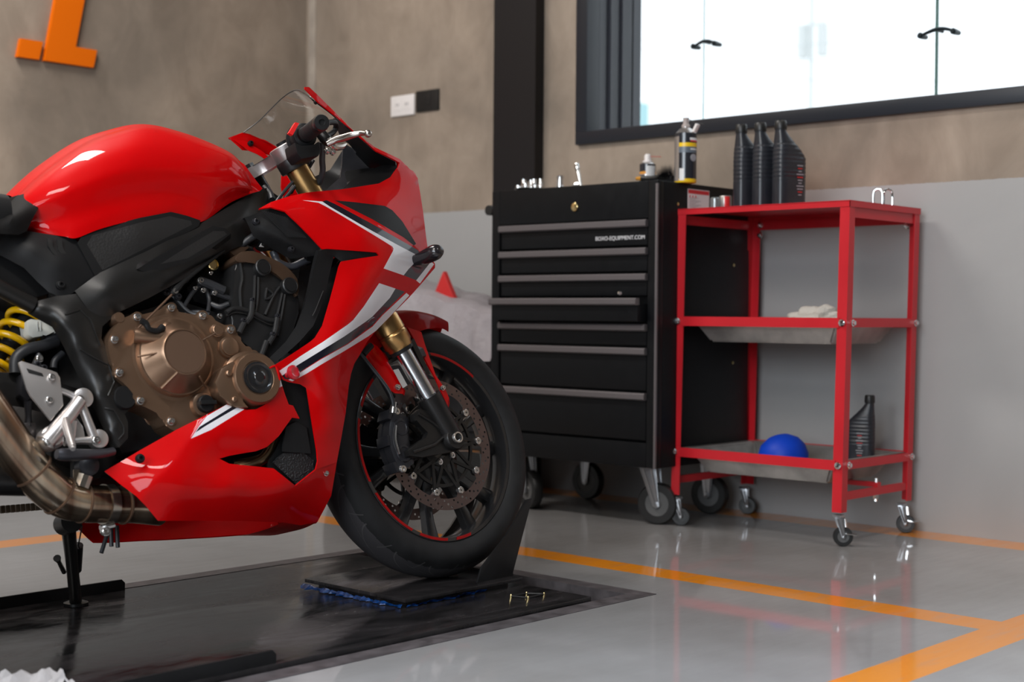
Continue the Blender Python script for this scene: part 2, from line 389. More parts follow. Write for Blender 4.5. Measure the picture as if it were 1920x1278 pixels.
# deep black reveal on the left, with vertical ribs
M_rev = mat('dark_reveal', (.035, .038, .048), .3)
jb = bmesh.new()
for i, (x0, x1, th) in enumerate(((.05, .10, .0), (.10, .115, .012), (.115, .165, .004), (.165, .18, .014), (.18, .29, .002))):
    box(jb, (x0, 3.355-2-th, 0), (x1, 3.40-2, 1.32))
link('side_reveal', jb, M_rev, wn)
bm = bmesh.new(); box(bm, (.05, WY0-2, -.02), (.24, 3.355-2, .002)); link('window_sill', bm, M_frame, wn)
M_glass = mat('window_glass', (1, 1, 1), .0, trans=1, ior=1.02, spec=.4)
gys = [3.355, onx(1320, 80, XW+.24)[1], onx(1757, 60, XW+.24)[1], WY0]
for a, b in zip(gys, gys[1:]):
    bm = bmesh.new(); box(bm, (.236, b-2+.002, .0), (.244, a-2-.002, 1.31)); link('glass_pane', bm, M_glass, wn)
M_edge = mat('green_glass_edge', (.03, .12, .09), .2)
bm = bmesh.new(); box(bm, (.234, gys[2]-2-.0025, 0), (.246, gys[2]-2+.0025, 1.31)); link('glass_joint', bm, M_edge, wn)
bm = bmesh.new(); box(bm, (.237, gys[1]-2-.001, 0), (.243, gys[1]-2+.001, 1.31)); link('glass_joint', bm, mat('pale_glass_edge', (.5, .7, .68), .3), wn)
M_iron = mat('dark_iron', (.02, .03, .035), .35, .6)
for (gy, px, py, hw) in ((gys[1], 1320, 80, .045), (gys[2], 1757, 58, .055)):
    p = onx(px, py, XW+.20); bm = bmesh.new(); z = p[2]-WZ0
    tube(bm, [(.205, p[1]-2+hw, z-.006), (.20, p[1]-2+hw*.5, z), (.195, p[1]-2, z+.004), (.20, p[1]-2-hw*.5, z+.003), (.205, p[1]-2-hw, z-.006)], [.004, .0055, .006, .0055, .004], 10, 3)
    for s in (1, -1): lathe(bm, (.19, p[1]-2+hw*s, z-.008), (1, 0, 0), [(.006, 0), (.0095, .004), (.0095, .02), (.007, .046)], 14)
    lathe(bm, (.19, p[1]-2, z+.004), (1, 0, 0), [(.005, 0), (.006, .046)], 12)
    link('glass_clamp', bm, M_iron, wn)

# black steel column beside the window
bm = bmesh.new(); ya, yb = 3.572, 3.783
box(bm, (XW-.055, ya, 0), (XW-.047, yb, ZC)); box(bm, (XW-.047, ya+.006, 0), (XW, ya+.05, ZC)); box(bm, (XW-.047, yb-.05, 0), (XW, yb-.006, ZC))
link('trim_3', bm, mat('column_black', (.011, .010, .011), .4, spec=.3), smooth=False, kind='structure')
# outlet plates
def plate(name, y0, y1, z0, z1, m_, label, holes):
    r = empty(name, (XW, (y0+y1)/2, (z0+z1)/2)); tag(r, label, 'wall plate')
    bm = bmesh.new(); box(bm, (-.009, -(y1-y0)/2, -(z1-z0)/2), (0, (y1-y0)/2, (z1-z0)/2), .003); link('cover_plate', bm, m_, r)
    for hy in holes:
        bm = bmesh.new(); box(bm, (-.0105, hy-.017, -.02), (-.009, hy+.017, .02), .0005)
        for s in (-.006, .006): box(bm, (-.0112, hy+s-.0012, -.002), (-.0104, hy+s+.0012, .010), 0, 1)
        link('socket_insert', bm, [m_, mat('slot_black', (.01, .01, .01), .6)], r)
    return r
M_white = mat('white_plastic', (.78, .74, .72), .4); M_blk = mat('black_plastic', (.012, .012, .012), .4, noise=(80, .15))
plate('wall_outlet', 4.268, 4.406, 1.437, 1.52, M_white, 'white double socket outlet on the concrete wall, left of the black switch plate', (-.028, .028))
plate('wall_switch', 4.128, 4.258, 1.443, 1.527, M_blk, 'black switch plate on the concrete wall, right of the white outlet', (0,))

# orange sign on the left wall
M_or = mat('orange_sign', (.72, .135, .0), .55, spec=.15)
sg = empty('wall_sign', (2.8, YL, 1.6)); tag(sg, 'raised orange lettering on the concrete wall at the upper left', 'sign')
def sgp(P):
    bm = bmesh.new(); prism(bm, [(x-2.8, -.022, z-1.6) for x, z in P], (0, .022, 0)); return bm
link('dot', sgp([(2.653, 1.563), (2.738, 1.563), (2.754, 1.631), (2.667, 1.631)]), M_or, sg, smooth=False)
link('letter', sgp([(2.760, 1.563), (2.963, 1.563), (2.978, 1.631), (2.888, 1.631), (2.962, 2.00), (2.845, 2.00)]), M_or, sg, smooth=False)

# ---------------------------------------------------------------- tool chest
CX0, CX1, CY0, CY1, CZ0, CZ1 = 3.46, 3.95, 2.630, 3.312, .180, 1.042
M_chest = mat('chest_black', (.005, .0055, .0065), .4, spec=.2, noise=(30, .1)); M_trimg = mat('grey_aluminium', (.16, .145, .15), .4, .5)
ch = empty('tool_chest', ((CX0+CX1)/2, (CY0+CY1)/2, 0)); tag(ch, 'black seven-drawer rolling tool chest against the back wall', 'tool chest')
ox, oy = (CX0+CX1)/2, (CY0+CY1)/2
def cb(bm, x0, y0, z0, x1, y1, z1, bev=0, mi=0): return box(bm, (x0-ox, y0-oy, z0), (x1-ox, y1-oy, z1), bev, mi)
bm = bmesh.new()
cb(bm, CX0+.03, CY0, CZ0, CX1, CY1, CZ1, .004)          # carcass
cb(bm, CX0, CY0, CZ0, CX0+.03, CY0+.035, CZ1, .003); cb(bm, CX0, CY1-.035, CZ0, CX0+.03, CY1, CZ1, .003)
cb(bm, CX0, CY0+.035, .93, CX0+.03, CY1-.035, CZ1, .002); cb(bm, CX0, CY0+.035, CZ0, CX0+.03, CY1-.035, .255, .002)
link('body', bm, M_chest, ch)
bm = bmesh.new(); cb(bm, CX0-.003, CY0-.002, CZ0, CX0+.004, CY0+.006, CZ1-.01, .001); link('corner_strip', bm, M_trimg, ch)
bm = bmesh.new(); lathe(bm, (CX0-.001-ox, 2.952-oy, .975), (-1, 0, 0), [(.013, 0), (.013, .004), (.009, .006), (0, .006)], 20); link('lock', bm, M_brass, ch)
# drawers: top of each handle strip z
zt = [.926, .842, .764, .690, .612, .540, .404]; zb = [.850, .772, .698, .620, .548, .412, .262]
for i, (a, b) in enumerate(zip(zt, zb)):
    dx = -.045 if i == 3 else 0
    y0, y1 = CY0+.040, CY1-.040
    bm = bmesh.new(); cb(bm, CX0+.004+dx, y0, b, CX0+.028, y1, a-.016, .002)
    if i == 3: cb(bm, CX0+.01+dx, y0+.015, b+.004, CX0+.2, y1-.015, a-.024)
    dw = link('drawer', bm, M_chest, ch)
    bm = bmesh.new(); P = [(CX0-.010+dx, a-.004), (CX0-.006+dx, a), (CX0+.010+dx, a), (CX0+.010+dx, a-.020), (CX0-.004+dx, a-.022), (CX0-.010+dx, a-.018)]
    prism(bm, [(x-ox, y0-oy-.002, z) for x, z in P], (0, y1-y0+.004, 0)); link('handle', bm, M_trimg, dw, smooth=False)
bm = bmesh.new(); lathe(bm, (CX0-.045-ox, CY0+.10-oy, .703), (-1, 0, .2), [(.004, 0), (.006, .004), (.004, .012), (0, .013)], 12); link('drawer_catch', bm, mat('chrome', (.8, .8, .8), .08, 1), ch)
M_chrome = MATS['chrome']
# raised lettering on the second drawer front
mw = Matrix(((0, 0, -1, CX0+.0035-ox), (-1, 0, 0, 2.872-oy), (0, 1, 0, .868), (0, 0, 0, 1)))
t_ = text_mesh('lettering', 'BOXO-EQUIPMENT.COM', .0172, mat('silver_print', (.7, .7, .72), .4), ch, mw)
# side handle at the left, rivets, sticker
bm = bmesh.new()
for x in (CX0+.07, CX1-.07): tube(bm, [(x-ox, CY1-oy, .985), (x-ox, CY1-oy+.055, .985)], .009, 10)
tube(bm, [(CX0+.04-ox, CY1-oy+.055, .985), (CX1-.04-ox, CY1-oy+.055, .985)], .017, 16)
link('push_handle', bm, M_blk, ch)
bm = bmesh.new()
for z, x in ((.976, 3.56), (.80, 3.86), (.49, 3.86)): lathe(bm, (x-ox, CY0-oy, z), (0, -1, 0), [(.005, -.001), (.005, .002), (0, .003)], 10)
link('rivets', bm, M_brass, ch)
sy = CY0-.0006
p0 = ony(1293, 344, sy); p1 = ony(1350, 386, sy); p1b = ony(1350, 350, sy)
bm = bmesh.new(); z0_, z1_ = .966, 1.026; xa, xb = 3.610, 3.722
cb(bm, xa, sy-.0006, z0_, xb, sy, z1_); cb(bm, xa+.002, sy-.0010, z1_-.014, xb-.002, sy-.0007, z1_-.002, 0, 1)
for c_ in range(3): cb(bm, xa+.008+.015*c_, sy-.0010, z1_-.026, xa+.013+.015*c_, sy-.0007, z1_-.019, 0, 1)
for r_ in range(8): cb(bm, xa+.006, sy-.0010, z0_+.003+.0042*r_, xa+.04+.028*((r_*7) % 3)/2, sy-.0007, z0_+.0048+.0042*r_, 0, 2)
link('warning_sticker', bm, [mat('sticker_white', (.75, .74, .74), .4), mat('sticker_red', (.6, .02, .03), .4), mat('sticker_print', (.35, .35, .36), .5)], ch, smooth=False)
# casters
M_rub = mat('grey_rubber', (.10, .10, .10), .6); M_rubb = mat('black_rubber', (.012, .012, .012), .45); M_zinc = mat('zinc', (.42, .43, .45), .28, .9)
def caster(parent, x, y, R_, ztop, ang, wth, kind='big'):
    """x, y = kingpin in parent coordinates"""
    c, s = math.cos(ang), math.sin(ang); off = R_*.45; off = .0 if kind == 'fixed' else off
    wx, wy = x+c*off, y+s*off; ax = (-s, c, 0)
    bm = bmesh.new(); lathe(bm, (wx, wy, R_), ax, [(R_*.60, -wth*.5), (R_*.93, -wth*.5), (R_, -wth*.28), (R_, wth*.28), (R_*.93, wth*.5), (R_*.60, wth*.5)], 40, 0, caps=False)
    root = link('caster_wheel', bm, M_rubb, parent)
    bm = bmesh.new(); lathe(bm, (wx, wy, R_), ax, [(0, -wth*.35), (R_*.2, -wth*.52), (R_*.25, -wth*.4), (R_*.60, -wth*.44), (R_*.62, -wth*.3), (R_*.62, wth*.3), (R_*.60, wth*.44), (R_*.25, wth*.4), (R_*.2, wth*.52), (0, wth*.35)], 32, 0, caps=False)
    link('wheel_rim', bm, M_rub if kind != 'small' else M_rubb, root)
    fork = bmesh.new()
    for sd in (1, -1):
        k = wth*.62*sd; q = Vector((ax[0]*k, ax[1]*k, 0)); hw = R_*.42; lw = R_*.17
        P = [Vector((wx-c*lw, wy-s*lw, R_*.9))+q, Vector((wx, wy, R_*.78))+q, Vector((wx+c*lw, wy+s*lw, R_*.9))+q, Vector((x+c*hw, y+s*hw, ztop-.006))+q, Vector((x-c*hw, y-s*hw, ztop-.006))+q]
        prism(fork, P, Vector((ax[0], ax[1], 0))*.003*sd, bev=.0006)
        for l2 in (-.5, .5):
            tube(fork, [Vector((wx+c*lw*l2, wy+s*lw*l2, R_*1.1))+q*1.05, Vector((x+c*hw*l2, y+s*hw*l2, ztop-.01))+q*1.05], .004, 6)
        lathe(fork, Vector((wx, wy, R_))+q, Vector(ax)*sd, [(R_*.13, 0), (R_*.13, .006), (0, .008)], 10)
    box(fork, (x-R_*.45, y-R_*.45, ztop-.008), (x+R_*.45, y+R_*.45, ztop), .001)
    link('caster_fork', fork, M_zinc, root)
    if kind == 'brake':
        bk = bmesh.new(); prism(bk, [(wx+c*R_*.2-s*wth, wy+s*R_*.2+c*wth, R_*1.3), (wx+c*R_*1.3-s*wth, wy+s*R_*1.3+c*wth, R_*1.15), (wx+c*R_*1.3+s*wth, wy+s*R_*1.3-c*wth, R_*1.15), (wx+c*R_*.2+s*wth, wy+s*R_*.2-c*wth, R_*1.3)], (0, 0, .004), bev=.0008)
        tube(bk, [(wx+c*R_*.3, wy+s*R_*.3, R_*1.3), (wx+c*R_*.1, wy+s*R_*.1, ztop-.01)], .006, 8)
        link('brake_tab', bk, M_chrome, root)
    return root
for x, y, a, k in ((CX0+.085, CY0+.085, -1.25, 'big'), (CX0+.085, CY1-.085, -1.9, 'big'), (CX1-.085, CY0+.085, PI/2*1.1, 'fixed'), (CX1-.085, CY1-.085, PI/2, 'fixed')):
    caster(ch, x-ox, y-oy, .0635, CZ0, a+0, .032, k)

# ---------------------------------------------------------------- red trolley shelf
SX0, SX1, SY0, SY1, STOP = 3.563, 3.969, 2.046, 2.631, .961
M_red = mat('red_powdercoat', (.52, .012, .02), .35, noise=(8, .06))
sh = empty('shelf_trolley', ((SX0+SX1)/2, (SY0+SY1)/2, 0)); tag(sh, 'red metal shelf trolley on small casters beside the black tool chest', 'trolley')
so = Vector(((SX0+SX1)/2, (SY0+SY1)/2, 0)); LEAN = .020
def lean(p): return Vector((p[0]-so.x, p[1]-so.y+LEAN*(STOP-p[2])*.9, p[2]))
def sbox(bm, a, b, bev=0, mi=0):
    fs = box(bm, a, b, 0, mi)
    for v in {v for f in fs for v in f.verts}: v.co = lean(v.co)
def angle_post(x, y, sx, sy, z0, z1):
    bm = bmesh.new(); w_ = .030; t = .003
    L2 = [(x, y), (x+sx*w_, y), (x+sx*w_, y+sy*t), (x+sx*t, y+sy*t), (x+sx*t, y+sy*w_), (x, y+sy*w_)]
    V = [[bm.verts.new(lean((a, b, z))) for a, b in L2] for z in (z0, z1)]
    for i in range(6): bm.faces.new([V[0][i], V[0][(i+1) % 6], V[1][(i+1) % 6], V[1][i]])
    bm.faces.new(V[0][::-1]); bm.faces.new(V[1]); return bm
for x, y, sx, sy_ in ((SX0, SY0, 1, 1), (SX0, SY1, 1, -1), (SX1, SY0, -1, 1), (SX1, SY1, -1, -1)):
    link('post', angle_post(x, y, sx, sy_, .095, STOP-.004), M_red, sh, smooth=False)
bm = bmesh.new(); sbox(bm, (SX0-.002, SY0-.002, STOP-.003), (SX1+.002, SY1+.002, STOP), .0008)
for a, b in (((SX0-.002, SY0-.002), (SX0, SY1+.002)), ((SX0-.002, SY0-.002), (SX1+.002, SY0)), ((SX1, SY0-.002), (SX1+.002, SY1+.002)), ((SX0-.002, SY1), (SX1+.002, SY1+.002))):
    sbox(bm, (a[0], a[1], STOP-.018), (b[0], b[1], STOP-.002))
link('top_shelf', bm, M_red, sh, smooth=False)
def bar(name, a, b): bm = bmesh.new(); sbox(bm, a, b); return link(name, bm, M_red, sh, smooth=False)
for x in (SX0+.004, SX1-.008): bar('top_rail', (x, SY0+.02, STOP-.046), (x+.003, SY1-.02, STOP-.018)) if x > 3.8 else None
for y in (SY0+.004, SY1-.008): bar('top_rail', (SX0+.02, y, STOP-.046), (SX1-.02, y+.003, STOP-.018))
M_galv = mat('galvanised_steel', (.40, .38, .36), .34, .65, noise=(14, .25))
BOLT = bmesh.new()
def sbolt(x, y, z, ax):
    bm = bmesh.new(); lathe(bm, lean((x, y, z)), ax, [(.010, 0), (.010, .003), (.0065, .004), (.0065, .009), (0, .010)], 12)
    link('bolt', bm, M_chrome, sh)
for zr in (.622, .226):
    for x0 in (SX0-.004, SX1+.001): bar('shelf_rail', (x0, SY0+.022, zr-.014), (x0+.003, SY1-.022, zr+.014))
    for y0 in (SY0-.001, SY1-.002): bar('shelf_rail', (SX0+.02, y0, zr-.012), (SX1-.02, y0+.003, zr+.012))
    # tray with sloping sides, hung in the rails
    bm = bmesh.new(); tz, dz, ins = zr+.012, .072, .055
    X0, X1, Y0, Y1 = SX0+.012, SX1-.012, SY0+.03, SY1-.03
    R0 = [(X0-.008, Y0-.012), (X1+.008, Y0-.012), (X1+.008, Y1+.012), (X0-.008, Y1+.012)]
    R1 = [(X0+.012, Y0+.012), (X1-.012, Y0+.012), (X1-.012, Y1-.012), (X0+.012, Y1-.012)]
    R2 = [(X0+ins, Y0+ins), (X1-ins, Y0+ins), (X1-ins, Y1-ins), (X0+ins, Y1-ins)]
    L_ = [[bm.verts.new(lean((x, y, z))) for x, y in R_] for R_, z in ((R0, tz), (R1, tz-.002), (R2, tz-dz))]
    for A, B in zip(L_, L_[1:]):
        for i in range(4): bm.faces.new([A[i], A[(i+1) % 4], B[(i+1) % 4], B[i]])
    bm.faces.new(L_[2]); bmesh.ops.bevel(bm, geom=[e for e in bm.edges if len(e.link_faces) == 2], offset=.006, segments=2, affect='EDGES')
    bmesh.ops.solidify(bm, geom=bm.faces[:], thickness=.0015); link('tray', bm, M_galv, sh)
    for x, ax in ((SX0-.004, (-1, 0, 0)),):
        for y in (SY0+.012, SY1-.012): sbolt(x, y, zr, ax)
    for x in (SX0+.03, SX1-.012): sbolt(x, SY0-.001, zr, (0, -1, 0))
    sbolt(SX1-.004, SY1-.03, zr, (-1, 0, 0))
for y, s in ((SY1-.035, -1), (SY0+.035, 1)):
    for z in (STOP-.03, STOP-.062) if s < 0 else (STOP-.05,): sbolt(SX1-.008, y, z, (-1, 0, 0))
# lower cross bars
for y in (SY0+.002, SY1-.012): bar('foot_rail', (SX0+.02, y, .128), (SX1-.02, y+.01, .150))
bar('foot_rail', ((SX0+SX1)/2+.0, SY0+.002, .150), ((SX0+SX1)/2+.02, SY1-.002, .163))
bm = bmesh.new(); tube(bm, [lean(((SX0+SX1)/2+.01, SY0+.012, .108)), lean(((SX0+SX1)/2+.01, SY0+.012, .175))], .005, 8)
lathe(bm, lean(((SX0+SX1)/2+.01, SY0+.012, .115)), (0, 0, 1), [(.009, 0), (.009, .012)], 6); link('through_bolt', bm, M_chrome, sh)
for x, y, a, k in ((SX0+.014, SY0+.014, -.9, 'brake'), (SX0+.014, SY1-.014, -1.0, 'small'), (SX1-.03, SY0+.014, -1.1, 'brake'), (SX1-.03, SY1-.014, -1.2, 'small')):
    p = lean((x, y, 0)); caster(sh, p.x, p.y, .0275, .088, a, .018, k)

# ---------------------------------------------------------------- things on the chest and trolley
def loft_rings(bm, rings, mi=0, cap=True):
    V = [[bm.verts.new(Vector(p)) for p in R_] for R_ in rings]; n = len(V[0]); fs = []
    for A, B in zip(V, V[1:]):
        for i in range(n): fs.append(bm.faces.new([A[i], A[(i+1) % n], B[(i+1) % n], B[i]]))
    if cap: fs += [bm.faces.new(V[0][::-1]), bm.faces.new(V[-1])]
    for f in fs: f.material_index = mi
    return fs
def se_ring(cx, cy, z, a, b, p=3., n=36):
    out = []
    for i in range(n):
        t = 2*PI*i/n; c, s = math.cos(t), math.sin(t)
        out.append((cx+a*math.copysign(abs(c)**(2/p), c), cy+b*math.copysign(abs(s)**(2/p), s), z))
    return out
M_bot = mat('black_bottle', (.020, .022, .028), .33, noise=(25, .15)); M_print = mat('red_print', (.45, .02, .02), .5); M_printw = mat('grey_print', (.28, .28, .3), .5)
def oil_bottle(name, loc, rz, label, group=None, side=-1):
    """1 l flat bottle: neck over the front edge, ribbed grip"""
    r = empty(name, loc, rz); tag(r, label, 'bottle', group)
    bm = bmesh.new(); rings = []
    hgt = .247; zs = [0, .004, .03, .05]
    def dims(z):
        # half depth a (x), half width b (y), y centre
        if z < .140: a, b, cx = .052, .0275, .0
        else:
            t = min(1, (z-.140)/.078); t = t*t*(3-2*t)*.4+t*.6; a = .052+(.0155-.052)*t; b = .0275+(.0155-.0275)*min(1, max(0, (z-.168)/.050)); cx = -.033*t
        return a, b, cx
    for z in np.concatenate([[0, .004], np.linspace(.02, .218, 60), [.222, .236]]):
        a, b, cx = dims(z); pw = 3.2 if z < .14 else 2.2+1.0*max(0, (.218-z)/.078)
        if .075 < z < .185: k = .0010*math.cos((z-.075)/.0125*2*PI); b += k; a += k*.6
        if z == 0: a -= .004; b -= .004
        if z > .218: a = b = .0165
        rings.append(se_ring(cx, 0, z, a, b, pw))
    rings.append(se_ring(-.033, 0, .236, .0145, .0145, 2)); rings.append(se_ring(-.033, 0, hgt, .0145, .0145, 2))
    loft_rings(bm, rings); link('bottle_body', bm, M_bot, r)
    bm = bmesh.new(); lathe(bm, (-.033, 0, .221), (0, 0, 1), [(.0175, 0), (.0182, .003), (.0175, .022), (.015, .026), (0, .026)], 28); link('cap', bm, M_blk, r)
    bm = bmesh.new()
    for k in range(11):
        w_ = .006+.007*((k*5) % 4)/3; z = .030+.0085*k
        xo = -.006 if side > 0 else .018; box(bm, (xo-w_, .0282*side-.0003, z), (xo+w_, .0282*side+.0003, z+.0032), 0, 0 if k in (1, 6, 9) else 1)
    link('print', bm, [M_print, M_printw], r, smooth=False); return r
for i, (px, lab) in enumerate(((1396, 'black ribbed oil bottle on the red trolley, nearest the spray can'), (1432, 'black ribbed oil bottle on the red trolley, in the middle of the row of three'), (1470, 'black ribbed oil bottle on the red trolley, rightmost of three, its printed side showing'))):
    p = onx(px, (384, 381, 378)[i], 3.635)
    oil_bottle('oil_bottle', (3.660+.0*i, p[1]-.0, STOP), -.30, lab, 'oil bottles on the trolley top')
ob = oil_bottle('oil_bottle', (3.85, onx(1612, 850, 3.85)[1], .196), PI*.58, 'black oil bottle standing in the bottom tray of the red trolley', None, 1)
ob.scale = (.84, .84, .86)
# blue lid in the bottom tray
bm = bmesh.new(); p = onx(1474, 846, 3.72)
lathe(bm, (3.70, p[1], .232), (-.30, .1, .95), [(.066, -.045), (.075, -.016), (.071, .012), (.058, .034), (.034, .050), (0, .058)], 48)
bm2 = bm; o = link('blue_bowl', bm2, mat('blue_plastic', (.003, .045, .45), .5, spec=.25)); o.location = (0, 0, 0)
tag(o, 'upturned bright blue plastic bowl in the bottom tray of the red trolley', 'bowl')
# cloth bundle in the middle tray
bm = bmesh.new(); bmesh.ops.create_uvsphere(bm, u_segments=40, v_segments=20, radius=1)
for v in bm.verts:
    x, y, z = v.co; k = 1+.14*math.sin(5*x+3*z)+.10*math.sin(9*y+2*x)+.05*math.sin(17*y+9*z)
    v.co = Vector((x*.055*k, y*.085*k, max(z, -.5)*.038*k*(1-.25*y)))
o = link('work_gloves', bm, mat('cream_fabric', (.5, .47, .42), .9, bump=(150, .8, .003))); p = onx(1530, 590, 3.72)
o.location = (3.70, p[1]-.01, .628); tag(o, 'crumpled cream work gloves in the middle tray of the red trolley', 'gloves')
# shackles on the trolley top
def shackle(p, rz, lab):
    bm = bmesh.new(); tube(bm, [(0, -.013, 0), (0, -.013, .030), (0, -.009, .041), (0, 0, .045), (0, .009, .041), (0, .013, .030), (0, .013, 0)], .0032, 10, 3)
    o = link('shackle', bm, M_chrome); o.location = p; o.rotation_euler = (0, 0, rz); tag(o, lab, 'shackle', 'shackles on the trolley top')
shackle((3.76, onx(1646, 375, 3.76)[1], STOP), .25, 'chrome U-shaped shackle standing on the trolley top, the wider left one')
shackle((3.79, onx(1665, 376, 3.79)[1], STOP), .9, 'chrome U-shaped shackle standing on the trolley top, turned aside at the right')
# small red and silver can
r = empty('small_can', (3.64, onx(1360, 383, 3.64)[1], STOP)); tag(r, 'small red and silver can beside the oil bottles on the trolley', 'can')
bm = bmesh.new(); lathe(bm, (0, 0, 0), (0, 0, 1), [(.018, 0), (.019, .002), (.019, .036), (.017, .039), (0, .039)], 28, 0)
for f in bm.faces:
    c = f.calc_center_median(); a = math.atan2(c.y, c.x)
    f.material_index = 1 if abs((a-(-2.3)+PI) % (2*PI)-PI) < .5 and c.z < .037 else 0
link('can_body', bm, [M_galv, mat('red_label', (.62, .03, .03), .35)], r)
r = empty('small_can', (3.62, onx(1341, 384, 3.62)[1], STOP)); tag(r, 'small dark and silver bottle cap left of the red and silver can on the trolley', 'cap')
bm = bmesh.new(); lathe(bm, (0, 0, 0), (0, 0, 1), [(.015, 0), (.015, .030), (.012, .034), (0, .034)], 24); link('can_body', bm, mat('smoked_clear', (.25, .27, .27), .15, .4), r)
# spray cans
def band_can(name, loc, R_, hh, bands, mats_, label, nozzle, parts=()):
    r = empty(name, loc); tag(r, label, 'spray can')
    bm = bmesh.new(); z = 0
    prof = [(R_*.94, 0), (R_, .003)]
    cuts = sorted(set([0]+[b[1] for b in bands]))
    for c_ in cuts[1:]: prof += [(R_, c_*hh)]
    prof += [(R_, hh*.995), (R_*.93, hh*1.01), (R_*.55, hh*1.09), (R_*.36, hh*1.12), (R_*.36, hh*1.14)]
    lathe(bm, (0, 0, 0), (0, 0, 1), prof, 40)
    for f in bm.faces:
        c = f.calc_center_median(); a = math.atan2(c.y, c.x); f.material_index = len(mats_)-1
        for z0, z1, mi in bands:
            if z0*hh <= c.z <= z1*hh: f.material_index = mi
    link('can_body', bm, mats_, r); nozzle(r, R_, hh); return r
M_cdark = mat('can_dark', (.02, .022, .028), .25, coat=.5); M_yel = mat('can_yellow', (.85, .55, .01), .35); M_slate = mat('can_slate', (.12, .15, .18), .35); M_sil = mat('can_silver', (.55, .52, .5), .25, .8)
def noz1(r, R_, hh):
    bm = bmesh.new(); lathe(bm, (0, 0, hh*1.13), (0, 0, 1), [(R_*.38, 0), (R_*.38, .006), (R_*.26, .010), (R_*.26, .026), (R_*.30, .028), (0, .028)], 20); link('nozzle', bm, mat('beige_plastic', (.42, .36, .34), .5), r)
    bm = bmesh.new(); tube(bm, [(0, -R_*.3, hh*1.13+.024), (.0, -R_*1.0, hh*1.13+.012), (0, -R_*2.0, hh*1.13+.004)], .0012, 6); link('straw', bm, M_blk, r)
    bm = bmesh.new(); box(bm, (-.008, -.004, 0), (.008, .004, .026), .001)
    for v in bm.verts: v.co = Matrix.Rotation(.5, 3, 'X') @ v.co + Vector((0, -R_*.95, hh*1.02))
    link('straw_clip', bm, M_white, r)
    # printed panels
    def patch(a0, a1, z0, z1, m_):
        bm = bmesh.new(); k = 10; R2 = R_+.0006
        V = [[bm.verts.new((R2*math.cos(a0+(a1-a0)*i/k), R2*math.sin(a0+(a1-a0)*i/k), z)) for i in range(k+1)] for z in (z0, z1)]
        for i in range(k): bm.faces.new([V[0][i], V[0][i+1], V[1][i+1], V[1][i]])
        link('label', bm, m_, r)
    patch(PI*.72, PI*1.0, hh*.03, hh*.93, M_sil); patch(PI*1.02, PI*1.16, hh*.04, hh*.28, mat('can_white', (.7, .7, .7), .4))
    patch(PI*1.32, PI*1.7, hh*.85, hh*.90, MATS['can_white']); patch(PI*1.34, PI*1.68, hh*.82, hh*.85, MATS['sticker_red'])
    patch(PI*1.34, PI*1.62, hh*.655, hh*.685, MATS['can_white'])
    bm = bmesh.new(); a = PI*1.44; lathe(bm, (R_*math.cos(a)*.985, R_*math.sin(a)*.985, hh*.50), (math.cos(a), math.sin(a), 0), [(.011, 0), (.011, .0016), (.0075, .0018), (.0075, .0022), (0, .0022)], 20); link('emblem', bm, M_printw, r)
p = onx(1285, 338, 3.60)
band_can('spray_can', (3.60, p[1], CZ1), .0335, .150, [(0, .075, 1), (.075, .60, 0), (.60, .72, 2), (.72, .80, 1), (.80, 1, 0)], [M_cdark, M_yel, M_slate, M_sil], 'tall dark spray can with yellow bands at the corner of the tool chest', noz1)
def noz2(r, R_, hh):
    bm = bmesh.new(); lathe(bm, (0, 0, hh*1.13), (0, 0, 1), [(R_*.6, -.004), (R_*.6, 0), (R_*.42, .002), (R_*.42, .016), (R_*.3, .022), (0, .022)], 20); link('nozzle', bm, M_white, r)
    bm = bmesh.new(); tube(bm, [(0, -R_*.3, hh*1.13+.014), (.0, -R_*2.1, hh*1.13+.010)], .001, 6); link('straw', bm, MATS['red_print'], r)
    bm = bmesh.new(); k = 10; R2 = R_+.0006; a0, a1 = PI*1.15, PI*1.55
    V = [[bm.verts.new((R2*math.cos(a0+(a1-a0)*i/k), R2*math.sin(a0+(a1-a0)*i/k), z)) for i in range(k+1)] for z in (hh*.02, hh*.92)]
    for i in range(k): bm.faces.new([V[0][i], V[0][i+1], V[1][i+1], V[1][i]])
    link('label', bm, MATS['can_white'] if 'can_white' in MATS else M_white, r)
p = onx(1214, 342, 3.66)
band_can('spray_can', (3.72, onx(1214, 342, 3.72)[1], CZ1), .026, .082, [(0, .45, 0), (.45, .6, 3), (.6, .7, 1), (.7, 1, 0)], [M_cdark, mat('can_orange', (.7, .3, .05), .4), M_slate, M_sil], 'small spray can with a white label and white nozzle behind the brush', noz2)
# wheel brush lying on the chest
r = empty('wheel_brush', (3.60, onx(1250, 333, 3.60)[1], CZ1)); tag(r, 'black bristle brush with an orange-tipped handle lying on the tool chest', 'brush')
bm = bmesh.new(); tube(bm, [(0, .015, .024), (0, .06, .022), (0, .095, .024)], [.010, .008, .010], 12, 4); link('brush_handle', bm, M_blk, r)
bm = bmesh.new(); tube(bm, [(0, .095, .024), (0, .118, .025)], [.008, .005], 10); link('handle_tip', bm, mat('amber_plastic', (.55, .25, .03), .3), r)
bm = bmesh.new()
for k in range(900):
    a = rng.uniform(-.35, PI+.35); t = rng.uniform(-.024, .022); d = Vector((math.cos(a), rng.uniform(-.25, .25), abs(math.sin(a))*1.1)); l = rng.uniform(.036, .050)
    b0 = Vector((0, t, .014)); e0 = b0+d*l; e0.z = max(e0.z, .002); s_ = Vector((.0009, .0011, 0))
    v = [bm.verts.new(b0-s_), bm.verts.new(b0+s_), bm.verts.new(e0)]; bm.faces.new(v)
